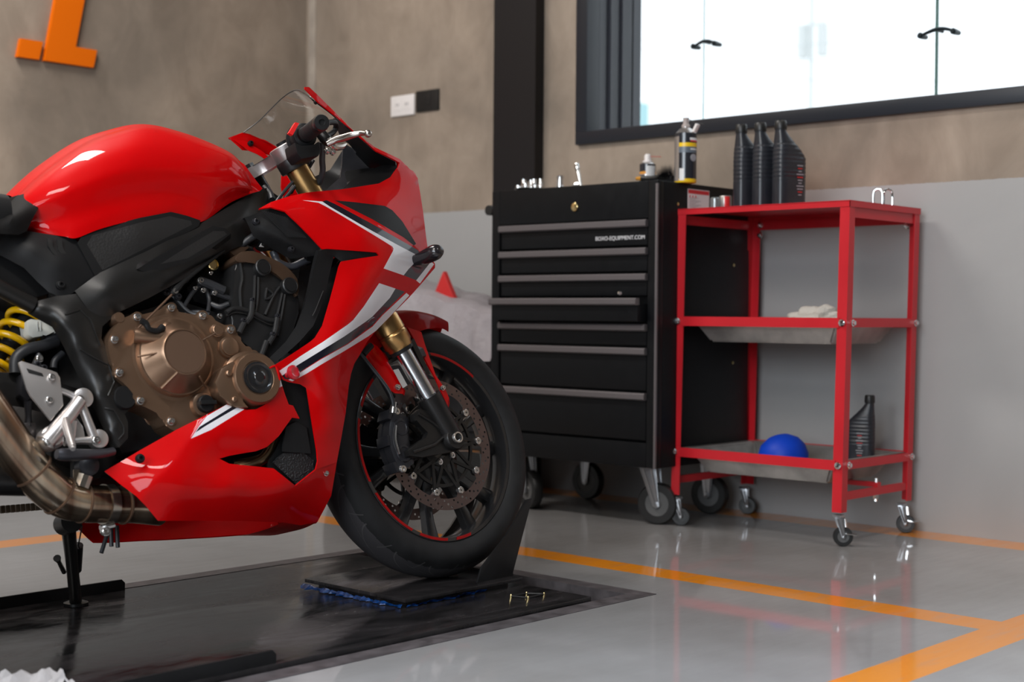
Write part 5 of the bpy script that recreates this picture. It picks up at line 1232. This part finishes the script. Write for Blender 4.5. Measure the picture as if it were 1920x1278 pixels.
for x, y in ((256.6, 594.9), (320.5, 577), (379, 592), (431.5, 618.3), (474.8, 666.2), (214, 636.9), (223, 698.6), (262.5, 751.3), (319.7, 790), (222, 596)):
    o_ = .156; bm = bmesh.new(); lathe(bm, BP(x, y, .15), RT, [(.011, -.03), (.011, .004), (.010, .006)], 18); link('bolt_boss', bm, M_BRZ, cc_)
    if x != 222: bolt(x, y, o_, .0062, M_STL, cc_, h=.009)

# cylinder block with cam chain cover
CYL = [(446, 486), (472, 489), (500, 500), (530, 520), (556, 548), (562, 575), (552, 612), (540, 652), (512, 676), (494, 682), (488, 669), (474, 655), (446, 632), (434, 600), (436, 560), (440, 520)]
cy = slabp('cylinder_block', CYL, .150, .26, M_DK, sm=3, bev=.004)
slabp('cam_cover', [(441, 486), (446, 476), (456, 471), (476, 470), (500, 480), (526, 492), (545, 507), (558, 522), (561, 545), (556, 556), (546, 540), (530, 522), (505, 506), (476, 491), (450, 492)], .158, .26, M_BRN, cy, sm=2, bev=.003)
slabp('cam_cover_top', [(441, 480), (430, 470), (446, 462), (470, 462), (456, 474)], .12, .20, M_BRN, cy)
for x, y in ((488.7, 503.9), (539, 538)):
    lat('cover_plug', x, y, .150, [(.0185, 0), (.0185, .012), (.0165, .014), (.0155, .013)], M_DK, cy); lat('plug_face', x, y, .150, [(.0135, .010), (.0135, .0155), (0, .0155)], M_BP, cy)
for P in (((478, 517), (476, 560), (470, 592)), ((484, 520), (483, 560), (478, 590)), ((497, 590), (512, 556), (524, 538)), ((529, 550), (520, 590), (512, 620)), ((450, 492), (454, 520), (450, 545), (452, 575)), ((534, 552), (528, 590), (520, 630)), ((500, 540), (498, 560), (512, 552), (500, 540))):
    tb('casting_rib', [(*p, .1525) for p in P], .0032, M_DK, cy, 8, 4)
tb('gasket_ridge', [(424, 586, .153), (440, 578, .154), (470, 584, .155), (498, 598, .155), (520, 602, .155)], .0055, M_DK, cy, 10, 5)
tb('gasket_ridge', [(424, 592, .150), (442, 585, .152), (470, 591, .152), (500, 606, .152), (518, 610, .152)], .0035, M_BG, cy, 8, 5)
for P in (((473, 566), (470, 592), (460, 606)), ((520, 596), (515, 624), (503, 645)), ((458, 604), (448, 624)), ((500, 640), (490, 668))): tb('casting_rib', [(*p, .158) for p in P], .0065, M_DK, cy, 10, 4)
for x, y in ((473, 562), (520, 592), (456, 600), (511, 626)): bolt(x, y, .160, .0042, M_STL if False else M_GRAFB, cy)
# throttle bodies, hoses and clips in the vee above the clutch cover
tbd = slabp('throttle_body', [(350, 540), (372, 515), (400, 498), (430, 500), (440, 530), (436, 560), (400, 575), (365, 565)], .09, .18, M_BP)
lat('brass_ring', 400, 495, .125, [(.012, -.03), (.013, 0), (.011, .002), (.009, -.002), (0, -.002)], MATS['brass'], tbd)
for x, y, r_ in ((376, 526, .0055), (402, 549, .004), (412, 592, .0045), (381, 544, .004), (366, 540, .003), (395, 512, .003)): bolt(x, y, .135, r_, M_STL, tbd)
for P, r_ in (((( 374, 526, .13), (395, 534, .132), (420, 545, .135)), .010), (((395, 548, .128), (410, 552, .13), (432, 560, .132)), .006), (((345, 575, .12), (362, 548, .12), (380, 535, .125), (392, 560, .125), (390, 585, .14)), .0045), (((330, 600, .11), (350, 588, .12), (372, 585, .14), (392, 590, .15)), .005), (((305, 545, .10), (330, 560, .11), (355, 585, .13), (385, 592, .15)), .0045), (((352, 528, .12), (342, 515, .12), (348, 500, .115), (370, 492, .11)), .004), (((420, 470, .11), (445, 462, .11), (470, 470, .10)), .009), (((396, 570, .13), (412, 575, .14), (428, 570, .145)), .006)):
    tb('hose', P, r_, M_HOSE, tbd, 10, 5)
for x, y in ((311, 547), (322, 541), (334, 556)): bolt(x, y, .12, .006, M_GRAFB, tbd)
panel('duct_marker', [(487, 462, .13), (491, 454, .13), (500, 459, .13), (498, 463, .13)], mat('pale_tab', (.5, .47, .45), .4), tbd, thick=.004, step=5)

# ribbed duct cover behind the fairing
dc = panel('duct_cover', [(458.6, 408, .158), (470, 404, .162), (492.6, 395, .165), (508, 386, .168), (537, 395, .176), (584, 443, .185), (604, 468, .186), (598, 476, .180), (591, 479, .176), (545, 485, .165), (532, 479, .162), (508, 465, .158), (474, 442, .156), (467.4, 426, .156)], M_BP, ctrl=[(530, 440, .180), (500, 420, .172)], thick=.02, step=8, kinks=[((474, 420), (600, 478), -.0006)])
P0 = [(497, 399), (534, 447)]
for i in range(12):
    t = i/11; a = (495+t*6.5+i*.8, 404-0*t+i*1.2-6*t); b_ = (544+t*42, 447-t*2+i*.1)
    tb('cooling_rib', [(500+42*t*.9-10*(1-t), 398+2*t+i*1.1-5, .1785), (540+34*t, 444+1.5*t, .1835)], .0011, M_BP, dc, 5)
bolt(479.5, 415.5, .164, .0062, M_GRAFB, dc); bolt(546, 467, .172, .0055, M_GRAFB, dc)
tb('coolant_pipe', [(512, 470, .12), (516, 480, .12), (522, 492, .125), (545, 500, .13), (570, 490, .14), (592, 482, .145), (612, 480, .15)], .0085, mat('dull_hose_grey', (.035, .037, .045), .4), n=14, sm=6)
tb('cross_hose', [(440, 470, .10), (462, 452, .12), (480, 440, .13)], .008, M_HOSE)

# radiator, deflector and inner liner
slabp('radiator', [(560, 500), (640, 480), (612, 620), (590, 900), (545, 870), (520, 700), (545, 640)], .10, .20, mat('radiator_black', (.010, .010, .011), .55, bump=(120, .5, .002)))
df = panel('air_deflector', [(597, 470, .195), (612, 466, .2), (640, 468, .203), (706, 474, .207), (711, 478.5, .207), (660, 486, .2), (640, 490, .195), (626, 480, .19), (621, 500, .188), (612, 540, .186), (600, 580, .186), (588, 610, .186), (562, 640, .184), (531, 668, .182), (506, 689, .180), (500, 676, .176), (536, 640, .176), (556, 610, .176), (570, 575, .178), (580, 540, .182), (588, 505, .186)], M_BP, thick=.012, step=8)
tb('seam_line', [(606, 545, .190), (592, 580, .190), (586, 592, .189)], .0012, M_NEUT if 'M_NEUT' in globals() else M_BG, df, 6, 4)
panel('inner_liner', [(640, 486, .15), (632, 520, .15), (622, 560, .15), (606, 612, .15), (585, 640, .15), (530, 678, .15), (505, 690, .14), (500, 660, .13), (560, 600, .13), (600, 520, .13)], M_BP, thick=.004, step=14)
ll = panel('lower_liner', [(513, 690, .160), (547, 706, .165), (580, 718, .165), (602, 843, .150), (606, 866, .148), (603, 890, .145), (556, 920, .135), (500, 890, .135), (505, 862, .14), (516, 845, .142), (530, 815, .150), (536, 795, .155), (540, 775, .158), (530, 755, .160)], M_BP, thick=.006, step=10)
panel('speckled_mesh', [(513, 868, .146), (530, 850, .152), (560, 842, .155), (588, 862, .15), (590, 882, .148), (556, 908, .144)], mat('stone_flecked_black', (.008, .008, .009), .35, bump=(260, .9, .004)), ll, thick=.003, step=10)
panel('slat', [(536, 800, .160), (556, 790, .162), (575, 802, .160), (583, 850, .156), (530, 846, .156)], M_BP, ll, thick=.003, step=10)
for k in range(3): tb('header_pipe', [(534-6*k, 780, .115), (527-6*k, 815, .12), (510-5*k, 848+2*k, .12), (482-4*k, 864+3*k, .11), (440, 872+3*k, .09)], .0115, mat('header_bronze', (.36, .25, .14), .28, .95), n=16, sm=6)

# lower cowl
LC = [(196, 883, .165), (262, 844, .168), (330.5, 805.4, .172), (430, 755.5, .178), (444, 762, .180), (462, 768, .182), (480, 767, .184), (496, 759, .186), (507, 742, .188), (511, 722, .190), (509, 705, .190), (503.8, 693, .190), (517, 686, .190), (525, 701, .188), (527, 715.3, .184), (534, 738, .18), (541.4, 758, .176), (549.5, 760, .174), (561.8, 784.5, .168), (547.5, 782.4, .172), (537.3, 796.7, .172), (523, 817, .172), (500.7, 837.4, .172), (480, 845.5, .172), (460, 848.6, .172), (430, 854, .172), (411.4, 859.5, .172), (430, 869, .172), (482, 874.3, .170), (513, 877.7, .168), (554, 910.4, .158), (592, 880, .156), (631.5, 866, .140), (626, 900, .128), (621, 929, .115), (617.8, 935, .110), (606, 958, .095), (595.5, 977.5, .075), (564.5, 984.4, .075), (530, 979, .095), (460, 976.5, .125), (380, 976, .140), (296, 975.8, .150), (275, 950, .155), (254.7, 929.3, .160), (225, 907, .163)]
lc = panel('lower_cowl', LC, [M_R, M_W, M_N], ctrl=[(280, 880, .182), (350, 850, .186), (420, 800, .188), (480, 800, .186), (340, 910, .188), (430, 905, .182), (520, 925, .160), (600, 915, .130), (480, 820, .182)], thick=.003, step=9, mirror=True, sharp=40,
    kinks=[((372, 800), (275, 924), -.0004)],
    decals=[([(389, 779), (425, 758), (435.5, 762), (374, 800), (366, 811), (358, 822), (372, 800)], 1), ([(435.5, 762), (444, 764), (384, 799), (366, 811), (374, 800)], 2), ([(444, 764), (458, 767), (396, 805.4), (358, 822), (366, 811), (384, 799)], 1),
            ([(509, 700), (523, 693), (526, 701), (510, 709)], 1), ([(510, 709), (526, 701), (528, 712), (511, 719)], 2), ([(511, 719), (528, 712), (532, 722), (511, 733)], 1)])
cap_over('belly_tray', [(630, 880, .135), (617.8, 935, .110), (606, 958, .095), (595.5, 977.5, .075), (564.5, 984.4, .075), (530, 979, .095)], [0.0, -.0, -.004, -.006, -.006, -.004], M_R, lc, ax=(0, 0, 1))
bolt(263, 859, .176, .0072, M_BP, lc); bolt(611, 887, .143, .0048, M_STL, lc)
for x, y in ((206, 1018), (201, 1010)): pass

# side fairing with its stripes
SF = [(484.6, 391.6, .178), (508, 378.7, .170), (541, 368, .160), (573.8, 361, .152), (592.6, 359, .15), (610, 366, .162), (627.8, 377.6, .175), (698, 415, .192), (756.9, 448, .182), (775.7, 462, .168), (790, 471, .156), (799, 473, .150), (811, 488, .142), (815.6, 494, .140), (815.6, 502, .140), (801, 519, .145), (787.4, 534.8, .150), (766.3, 558.3, .156), (740.5, 584, .160), (728.7, 596, .161), (705, 620, .161), (688.8, 640, .160), (673, 667.7, .158), (664.6, 681, .156), (658.3, 700, .155), (654, 723, .152), (648, 774.7, .148), (640, 820, .144), (631.5, 866, .140), (592, 880, .156), (596, 864, .160), (594.3, 843.5, .162), (584, 785, .170), (574, 727, .178), (563, 720, .180), (541, 716, .184), (531, 712, .187), (527, 705, .190), (523, 697, .192), (504, 693, .192), (507, 689, .192), (531, 674.6, .197), (582, 640, .202), (590, 633, .203), (604, 610, .205), (618, 563, .206), (627, 530, .207), (634.8, 500, .208), (639.5, 490, .209), (675, 484, .210), (706, 479.5, .211), (711, 478, .211), (706, 473, .211), (660, 469.5, .209), (613.7, 466, .205), (604, 467, .203), (582.4, 443.2, .200), (560, 420, .195), (535.3, 396, .188), (508, 388.0, .182)]
sf = panel('side_fairing', SF, [M_R, M_W, M_N], ctrl=[(680, 445, .214), (740, 478, .200), (660, 540, .218), (700, 575, .200), (620, 650, .214), (600, 720, .194), (620, 800, .166), (590, 405, .190), (560, 380, .172), (640, 400, .188), (690, 510, .216), (740, 525, .186), (650, 610, .214), (630, 740, .178), (770, 500, .176)], thick=.003, step=9, mirror=True, sharp=40,
    decals=[([(566.8, 375.2), (604.3, 377.5), (618.4, 387), (674.7, 419.8), (717, 443.3), (742.8, 457.4), (778, 476), (783, 482), (778, 492), (766, 504.3), (756.9, 516), (719.3, 503), (737, 470), (738, 466), (735.8, 462), (698, 438.6), (639.5, 403.4), (609, 385.8), (597.3, 380)], 1),
            ([(604.3, 377.5), (612, 375), (627.8, 382), (698.2, 419.8), (782.7, 468), (788, 474), (778, 476), (742.8, 457.4), (717, 443.3), (674.7, 419.8), (618.4, 387)], 2),
            ([(766, 504.3), (778, 492), (787.4, 491), (808.5, 490), (780.4, 525.4), (756.9, 516)], 2),
            ([(808.5, 490), (814, 495), (787.4, 531.3), (780.4, 525.4)], 1),
            ([(711, 530.6), (741.6, 540.7), (731, 558.3), (698, 593.5), (684, 604), (644.8, 631), (600, 658.3), (553.6, 686.8), (529, 704), (524, 695), (564, 667), (606.5, 640), (652, 608.3), (662, 600), (681.8, 574.7)], 1),
            ([(741.6, 540.7), (759.2, 546.6), (717, 588.8), (698, 610), (652, 643.8), (600, 673), (553.6, 703), (540, 711), (534, 710), (529, 704), (553.6, 686.8), (600, 658.3), (644.8, 631), (684, 604), (698, 593.5), (731, 558.3)], 2),
            ([(762, 549), (767.5, 553.6), (728.7, 595.9), (705, 619.8), (690.6, 630.2), (644.8, 658.3), (600, 684.4), (575, 700), (548, 714.5), (541, 712), (553.6, 704), (600, 674.5), (652, 645.3), (699, 611.5), (718, 590)], 1)])
lat('fairing_fastener', 543, 701, .196, [(.006, -.01), (.007, 0), (.012, .004), (.0155, .010), (.0155, .014), (.010, .017), (0, .014)], mat('red_fastener', (.45, .01, .02), .25, coat=.6), sf, axis=(.2, -1, .05))
tb('overlap_lip', [(505, 690, .196), (516, 686, .198), (521, 697, .199), (525, 712, .196)], .0022, M_R, sf, 8, 4)
# nose cowl, black inlay, screen
NC = [(592.6, 359, .150), (640, 354.7, .148), (674.7, 349.4, .145), (710.5, 343.8, .141), (732.4, 331.7, .137), (747, 312.2, .131), (749.4, 305, .129), (740, 299.5, .131), (705.7, 283, .138), (683.8, 263.7, .144), (650, 234.6, .150), (630.5, 217.6, .154), (596.5, 191, .160), (572, 166.7, .165), (572, 163, .166), (579.5, 163, .164), (594, 176.4, .158), (618.3, 200.6, .150), (637, 219, .145), (664.4, 246.7, .138), (703, 275.9, .130), (749.3, 298, .121), (764, 312, .119), (783.3, 334, .118), (788, 362, .127), (793, 394.7, .134), (799.8, 450, .144), (801.5, 462, .147), (799, 473, .150), (790, 471, .156), (775.7, 462, .167), (756.9, 448, .180), (698, 415, .190), (627.8, 377.6, .173), (610, 366, .160)]
nc = panel('nose_cowl', NC, [M_R, M_BP], ctrl=[(760, 385, .150), (705, 368, .163), (764, 345, .132), (735, 420, .181), (772, 430, .165)], thick=.003, step=9, mirror=True, sharp=40,
    decals=[([(627.8, 375.6), (665.4, 378.7), (721.7, 385.8), (735.8, 394), (754.6, 415), (780.4, 457), (775.7, 460), (756.9, 445), (698.2, 411)], 1)])
cap_over('nose_front', [(749.3, 298, .121), (764, 312, .119), (783.3, 334, .118), (788, 362, .127), (793, 394.7, .134)], [.01, .018, .026, .032, .036], M_R, nc, ax=(1, 0, -.2))
cap_over('headlight_glass', [(793, 394.7, .134), (796, 420, .139), (799.8, 450, .144), (801.5, 462, .147), (799, 473, .150)], [.036, .04, .044, .046, .048], mat('headlight_glass', (.03, .03, .035), .05, coat=1), nc, ax=(1, 0, -.2))
bm = bmesh.new()
T_ = [(455.8, 249, -.150), (485, 227, -.135), (506.7, 205.5, -.108), (528.6, 184, -.062), (546, 171.5, -.012), (558, 168.6, .032), (569.8, 172.8, .088), (580, 180, .140), (586, 186, .152)]
B_ = [(521, 279.5, -.145), (552, 281, -.125), (585, 277, -.09), (620, 268, -.05), (648, 258, -.01), (666, 252, .035), (670, 250, .08), (660, 245, .125), (648, 236, .147)]
Tl = [np.array(BP(*p)) for p in T_]; Bl = [np.array(BP(*p)) for p in B_]
Ml = [(a+b_)/2+np.array([.010, 0, .018])*(1-abs(a[1])/.17) for a, b_ in zip(Tl, Bl)]
gridsurf(bm, [Tl, Ml, Bl], 5, 8, thick=.0025, conv=lambda p: p); ws = link('windscreen', bm, M_SCR, BIKE)
tb('screen_edge', T_, .0013, mat('smoky_edge', (.05, .05, .05), .3), ws, 6, 5)
panel('left_cowl_wing', [(428, 258, -.165), (455.8, 248.5, -.150), (470, 252, -.146), (500, 265, -.142), (525, 281, -.140), (524, 303, -.165), (515, 299, -.166), (505, 291, -.167), (480, 284, -.168), (454, 281.5, -.168)], M_R, nc, thick=.004, step=8)
bolt(470, 268.5, -.150, .0055, M_BP, nc); bolt(593, 191, .150, .004, M_BP, nc)
panel('left_cowl_flank', [(524, 281, -.14), (560, 295, -.14), (575, 330, -.14), (560, 370, -.15), (535, 380, -.15), (527, 350, -.15), (528, 320, -.16), (520, 300, -.16)], M_R, nc, thick=.004, step=10)
# inside of the cowl
il = panel('dash_liner', [(625, 222, .13), (631, 220, .14), (650, 236, .14), (668, 249, .135), (700, 279, .125), (742, 301, .11), (742, 312, .10), (725, 318, .06), (695, 314, .03), (662.7, 280, .02), (640, 254, .05)], M_BP, nc, thick=.004, step=10)
panel('grey_liner', [(644, 268, .02), (662, 278, .02), (696, 313, .03), (671, 329, .04), (641, 356, .10), (610, 357, .12), (638, 332, .05), (641, 312, .02)], mat('dark_grey_liner', (.035, .035, .04), .42), nc, thick=.004, step=10)
panel('lower_dash', [(668, 328, .05), (725, 306, .08), (742, 301, .10), (745, 318, .11), (730, 335, .12), (708, 346, .13), (640, 357, .13)], M_BP, nc, thick=.004, step=10)
panel('left_inner_panel', [(642, 282, -.05), (646, 300, -.05), (640, 332, -.05), (614, 358, -.02), (585, 362, -.02), (578, 336, -.06), (608, 323, -.08), (619, 318, -.08)], M_BP, nc, thick=.004, step=10)
tb('dash_bracket', [(706, 288, .06), (716, 296, .06), (728, 312, .08)], .0035, mat('bracket_grey', (.16, .15, .15), .4, .6), nc, 8, 4)
tb('fairing_stay', [(575, 300, .0), (560, 330, .02), (545, 360, .04)], .006, M_BG, nc, 8, 3)
# turn signal
bm = bmesh.new(); tube(bm, [BP(766, 492, .148), BP(778, 488, .168), BP(796, 482, .195), BP(814, 473.5, .225), BP(823, 469, .240), BP(826, 467, .246)], [.013, .0125, .0165, .0185, .014, .007], 18, 5)
tsg = link('turn_signal', bm, mat('signal_black', (.012, .010, .012), .22, coat=.3), BIKE); lat('signal_boot', 768, 493, .150, [(.019, -.01), (.018, .004), (.012, .008), (0, .008)], M_BP, tsg)

# ---------------------------------------------------------------- rear quarter: exhaust, foot controls, shock, stand
ex = empty('exhaust', (0, 0, 0)); ex.parent = BIKE
bm = bmesh.new(); tube(bm, [BP(300, 950, .055), BP(250, 946, .065), (BP(200, 945, .075)), BP(150, 942, .085), BP(112, 930, .095), BP(70, 893, .110), BP(30, 845, .125), BP(-20, 775, .145), BP(-80, 690, .165)], [.037, .036, .036, .0365, .0375, .0385, .039, .040, .040], 40, 7); link('mid_pipe', bm, M_TITAN, ex)
def band(P, Q, r_, w_, m_, name): a = Vector(BP(*P)); b_ = Vector(BP(*Q)); bm = bmesh.new(); d = (b_-a).normalized(); lathe(bm, a, d, [(r_-.002, 0), (r_+.0015, 0), (r_+.0015, w_), (r_-.002, w_)], 40); return link(name, bm, m_, ex)
band((208, 945, .074), (190, 945, .077), .0375, .018, mat('clamp_steel', (.45, .40, .34), .2, .95), 'pipe_clamp'); band((232, 946, .070), (220, 946, .072), .0368, .003, M_BRZ2, 'weld_bead')
band((155, 942, .084), (145, 941, .086), .0378, .003, M_BRZ2, 'weld_bead'); band((112, 930, .095), (105, 925, .097), .0385, .003, M_BRZ2, 'weld_bead'); band((62, 884, .113), (56, 877, .115), .0395, .004, M_BRZ2, 'weld_bead')
bolt(198, 995, .08, .008, M_STL, ex); bm = bmesh.new(); tube(bm, [BP(188, 990, .08), BP(214, 984, .08)], .006, 8); link('clamp_lug', bm, M_STL, ex)
tb('hanger_strap', [(160, 890, .115), (152, 912, .11)], .016, MATS['clamp_steel'], ex, 10)
# heat tube, drain tubes
for P in (((206, 985, .0), (190, 1036, .0)), ((208, 985, .02), (209, 1024, .02)), ((219, 985, .03), (221, 1026, .03))): tb('drain_tube', P, .0042, M_HOSE)
# right foot-peg bracket
HG = [(35, 679), (41, 676), (96, 694), (107, 698), (113, 708), (117, 742), (119, 760), (104, 777), (96, 789), (57, 741), (50, 728)]
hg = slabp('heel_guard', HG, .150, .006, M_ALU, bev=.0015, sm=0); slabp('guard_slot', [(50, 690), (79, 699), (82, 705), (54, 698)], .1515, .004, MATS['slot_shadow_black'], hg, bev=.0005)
for x, y in ((97, 707), (92, 750)): bolt(x, y, .151, .0058, M_STL, hg)
ft = empty('footrest', (0, 0, 0)); ft.parent = BIKE
bm = bmesh.new()
def arm(P, r_): tube(bm, [BP(*p) for p in P], r_, 14, 3 if len(P) > 2 else 0)
arm([(85, 830, .150), (120, 790, .150), (150, 750, .148)], [.018, .015, .013]); arm([(152, 756, .146), (165, 790, .144), (178, 824, .142)], [.0085, .009, .010]); arm([(120, 830, .142), (150, 826, .142), (178, 826, .142)], [.006, .007, .009]); arm([(108, 730, .142), (130, 738, .143), (148, 748, .146)], [.006, .006, .008])
arm([(135, 790, .150), (133, 830, .150)], [.010, .006])
lathe(bm, BP(150, 749, .132), RT, [(.019, 0), (.019, .018), (.016, .020), (0, .020)], 28); lathe(bm, BP(180, 825, .132), RT, [(.018, 0), (.018, .016), (.015, .018), (0, .018)], 28)
lathe(bm, BP(88, 826, .130), (.1, -1, .1), [(.022, 0), (.022, .024), (.017, .028), (0, .028)], 28)
link('hanger', bm, M_ALU, ft)
slabp('hanger_web', [(128, 800), (142, 780), (156, 800), (160, 822), (126, 824)], .142, .006, M_ALU, ft, bev=.001)
for x, y, o_ in ((150, 749, .152), (180, 825, .150), (91, 826, .158)): bolt(x, y, o_, .0075, M_STL, ft, h=.005)
bm = bmesh.new(); tube(bm, [BP(122, 788, .158), BP(128, 812, .185), BP(136, 838, .215)], [.0085, .008, .0065], 16); lathe(bm, BP(136, 838, .215), Vector(BP(136, 838, .215))-Vector(BP(122, 788, .158)), [(.0045, 0), (.0045, .006), (0, .006)], 12); link('foot_peg', bm, M_ALU, ft)
tb('brake_pedal', [(212, 846, .140), (190, 850, .150), (150, 852, .165), (120, 852, .172), (106, 851, .174)], [.008, .009, .011, .012, .009], M_GRAF2 if 'M_GRAF2' in globals() else mat('grey_pedal', (.06, .06, .07), .35, .5), ft, 12, 4)
tb('brake_link', [(52, 752, .10), (53, 780, .10), (53, 800, .10)], [.008, .006, .009], M_GRAFB, ft, 10); bm = bmesh.new(); c = BP(53, 803, .10); box(bm, (c[0]-.012, c[1]-.008, c[2]-.018), (c[0]+.012, c[1]+.008, c[2]+.010), .003); link('brake_clevis', bm, M_GRAF, ft)
lat('swingarm_bolt', 166, 872, .12, [(.020, -.02), (.020, .004), (.014, .006), (.011, .008), (.0, .008)], M_GRAFB)
slabp('lower_bracket', [(138, 856), (214, 846), (220, 862), (196, 880), (190, 895), (140, 905)], .10, .02, M_BP)
slabp('link_plate', [(138, 880), (158, 880), (160, 912), (138, 910)], .118, .004, M_TITAN, bev=.001)
# master cylinder cluster, hoses behind the bracket
for P, r_ in ((((28, 700, .09), (30, 672, .09), (50, 655, .09), (80, 648, .085), (106, 640, .08)), .011), (((100, 690, .08), (103, 676, .08), (118, 662, .08)), .007), (((62, 690, .09), (70, 672, .09), (74, 664, .09)), .006), (((90, 645, .06), (96, 636, .06), (108, 632, .06)), .012)): tb('rear_hose', P, r_, M_HOSE, ft, 12, 5)
for x, y in ((74, 672), (70, 684), (82, 690)): bolt(x, y, .10, .006, M_STL if x == 74 else M_GRAFB, ft)
slabp('rear_master_cylinder', [(40, 700), (60, 705), (66, 740), (52, 752), (38, 740)], .11, .03, M_GRAFB, ft)
# white reservoir
rv = slabp('coolant_bottle', [(50, 601), (58, 597), (92, 600), (108, 622), (104, 625), (84, 625), (80, 630), (62, 633), (54, 628)], .075, .05, M_TANK, bev=.004)
for x in (70, 76): tb('level_mark', [(x, 603, .0765), (x+1, 620, .0765)], .0012, mat('bottle_ridge', (.4, .4, .37), .4), rv, 6)
# shock absorber
A_ = np.array(BP(62, 585, .02)); Bq = np.array(BP(-62, 760, .02)); bm = bmesh.new(); ax = (Bq-A_); Lg = np.linalg.norm(ax); a_, u_, v_ = frame_from(ax)
T = 7.2; pts = []
for i in range(int(T*24)+1):
    t = i/(T*24); th = 2*PI*T*t; pts.append(A_+ax*(.02+.93*t)+(np.array(u_)*math.cos(th)+np.array(v_)*math.sin(th))*.036)
tube(bm, pts, .0068, 12); shk = link('shock_spring', bm, M_YEL2, BIKE)
bm = bmesh.new(); lathe(bm, A_, a_, [(.018, -.01), (.018, Lg*.4), (.010, Lg*.42), (.010, Lg)], 20); lathe(bm, A_, a_, [(.040, 0), (.040, .006)], 28); link('shock_body', bm, M_BP, shk)
# side stand on the far side
sf0 = LOC([1.630, 2.782, .013]); tp = LOC(ony(127, 975, 2.62)); stn = empty('side_stand', (0, 0, 0)); stn.parent = BIKE
bm = bmesh.new(); tube(bm, [tp, tp*.5+sf0*.5, sf0*.97+tp*.03], [.015, .0125, .013], 18); tube(bm, [sf0*.97+tp*.03, sf0], [.013, .0135], 14)
link('stand_leg', bm, M_BG, stn)
bm = bmesh.new(); lathe(bm, sf0, Vector(LOC(B0+np.array([0, 0, 1.]))), [(.026, -.002), (.026, .004), (.014, .008)], 24); link('foot_pad', bm, M_BG, stn)
def wp(px, py, y): return LOC(ony(px, py, y))
bm = bmesh.new(); tube(bm, [wp(120, 1072, 2.74), wp(110, 1052, 2.70), wp(107, 1046, 2.69)], [.005, .0045, .008], 10); link('stand_tang', bm, M_BG, stn)
bm = bmesh.new(); q0, q1 = wp(147, 1022, 2.68), wp(144, 1068, 2.72); tube(bm, [q0, q1], .010, 16); link('stand_spring', bm, M_GRAFB, stn)
bm = bmesh.new(); tube(bm, [q0, wp(154, 985, 2.62)], .0016, 6); tube(bm, [q1, wp(137, 1074, 2.73)], .002, 6); link('spring_hook', bm, M_GRAF, stn)
bm = bmesh.new(); tube(bm, [wp(134, 1070, 2.73), wp(146, 1078, 2.72)], .006, 10); tube(bm, [wp(146, 1074, 2.72), wp(145, 1086, 2.72)], .003, 8); link('switch', bm, M_GRAF, stn)
bm = bmesh.new(); lathe(bm, LOC(ony(127, 980, 2.60)), (0, -1, 0), [(.022, -.02), (.022, .02)], 24); link('stand_pivot', bm, M_BG, stn)
# tail, swing arm end and silencer, out of the picture to the left
bm = bmesh.new(); s0 = BP(-60, 425, 0); zt_ = s0[2]
sec = []
for dx, zc, hh, ww in ((0.03, -.01, .050, .150), (-.12, .0, .055, .150), (-.22, .035, .055, .135), (-.36, .085, .045, .115), (-.50, .135, .028, .070), (-.56, .155, .012, .035)):
    sec.append([(s0[0]+dx, ww*math.copysign(abs(math.cos(a))**.7, math.cos(a)), zt_+zc+hh*math.copysign(abs(math.sin(a))**.7, math.sin(a))) for a in np.linspace(0, 2*PI, 28, endpoint=False)])
loft_rings(bm, sec); link('tail_unit', bm, M_BP, BIKE)
bm = bmesh.new()
for s in (1, -1): tube(bm, [(-.98, .085*s, LIFT-.02), (-1.25, .11*s, LIFT+.0), (-1.47, .115*s, LIFT+.02)], [.030, .028, .022], 14, 3)
tube(bm, [(-1.45, -.125, LIFT+.02), (-1.45, .125, LIFT+.02)], .012, 14); link('swingarm_fork', bm, M_BG, BIKE)
m0 = np.array(BP(-80, 690, .165)); bm = bmesh.new(); md = np.array([-.80, -.03, .42]); md /= np.linalg.norm(md)
lathe(bm, m0, md, [(.036, -.01), (.046, .03), (.055, .08), (.056, .36), (.050, .41), (.034, .42), (.030, .40), (0, .40)], 40); link('silencer', bm, mat('silencer_steel', (.30, .29, .28), .3, .9), BIKE)
# rear wheel, mostly out of the picture
bm = bmesh.new(); rc = np.array([-1.45, 0, LIFT+.02])
lathe(bm, rc, (0, 1, 0), [(.225, -.07), (.26, -.088), (.285, -.08), (.31, -.045), (.318, 0), (.31, .045), (.285, .08), (.26, .088), (.225, .07)], 90, caps=False); rw2 = link('rear_wheel', bm, MATS['tyre_rubber'], BIKE)
bm = bmesh.new(); lathe(bm, rc, (0, 1, 0), [(.232, -.068), (.212, -.06), (.205, 0), (.212, .06), (.232, .068)], 90, caps=False); lathe(bm, rc, (0, 1, 0), [(.0, -.05), (.04, -.05), (.04, .05), (0, .05)], 40)
for i in range(6):
    a = i*PI/3; c_, s_ = math.cos(a), math.sin(a); prism(bm, [rc+np.array([.03*c_+.012*s_, -.012, .03*s_-.012*c_]), rc+np.array([.212*c_+.012*s_, -.012, .212*s_-.012*c_]), rc+np.array([.212*c_-.012*s_, -.012, .212*s_+.012*c_]), rc+np.array([.03*c_-.012*s_, -.012, .03*s_+.012*c_])], (0, .024, 0))
link('rear_rim', bm, M_RIM, rw2)
bm = bmesh.new()
for k in range(60):
    x = -1.45+.60*k/60; box(bm, (x, .09, LIFT-.075+.02), (x+.008, .098, LIFT-.06+.02), .001)
link('drive_chain', bm, mat('chain_bronze', (.12, .09, .06), .4, .8), BIKE)['kind'] = 'stuff'
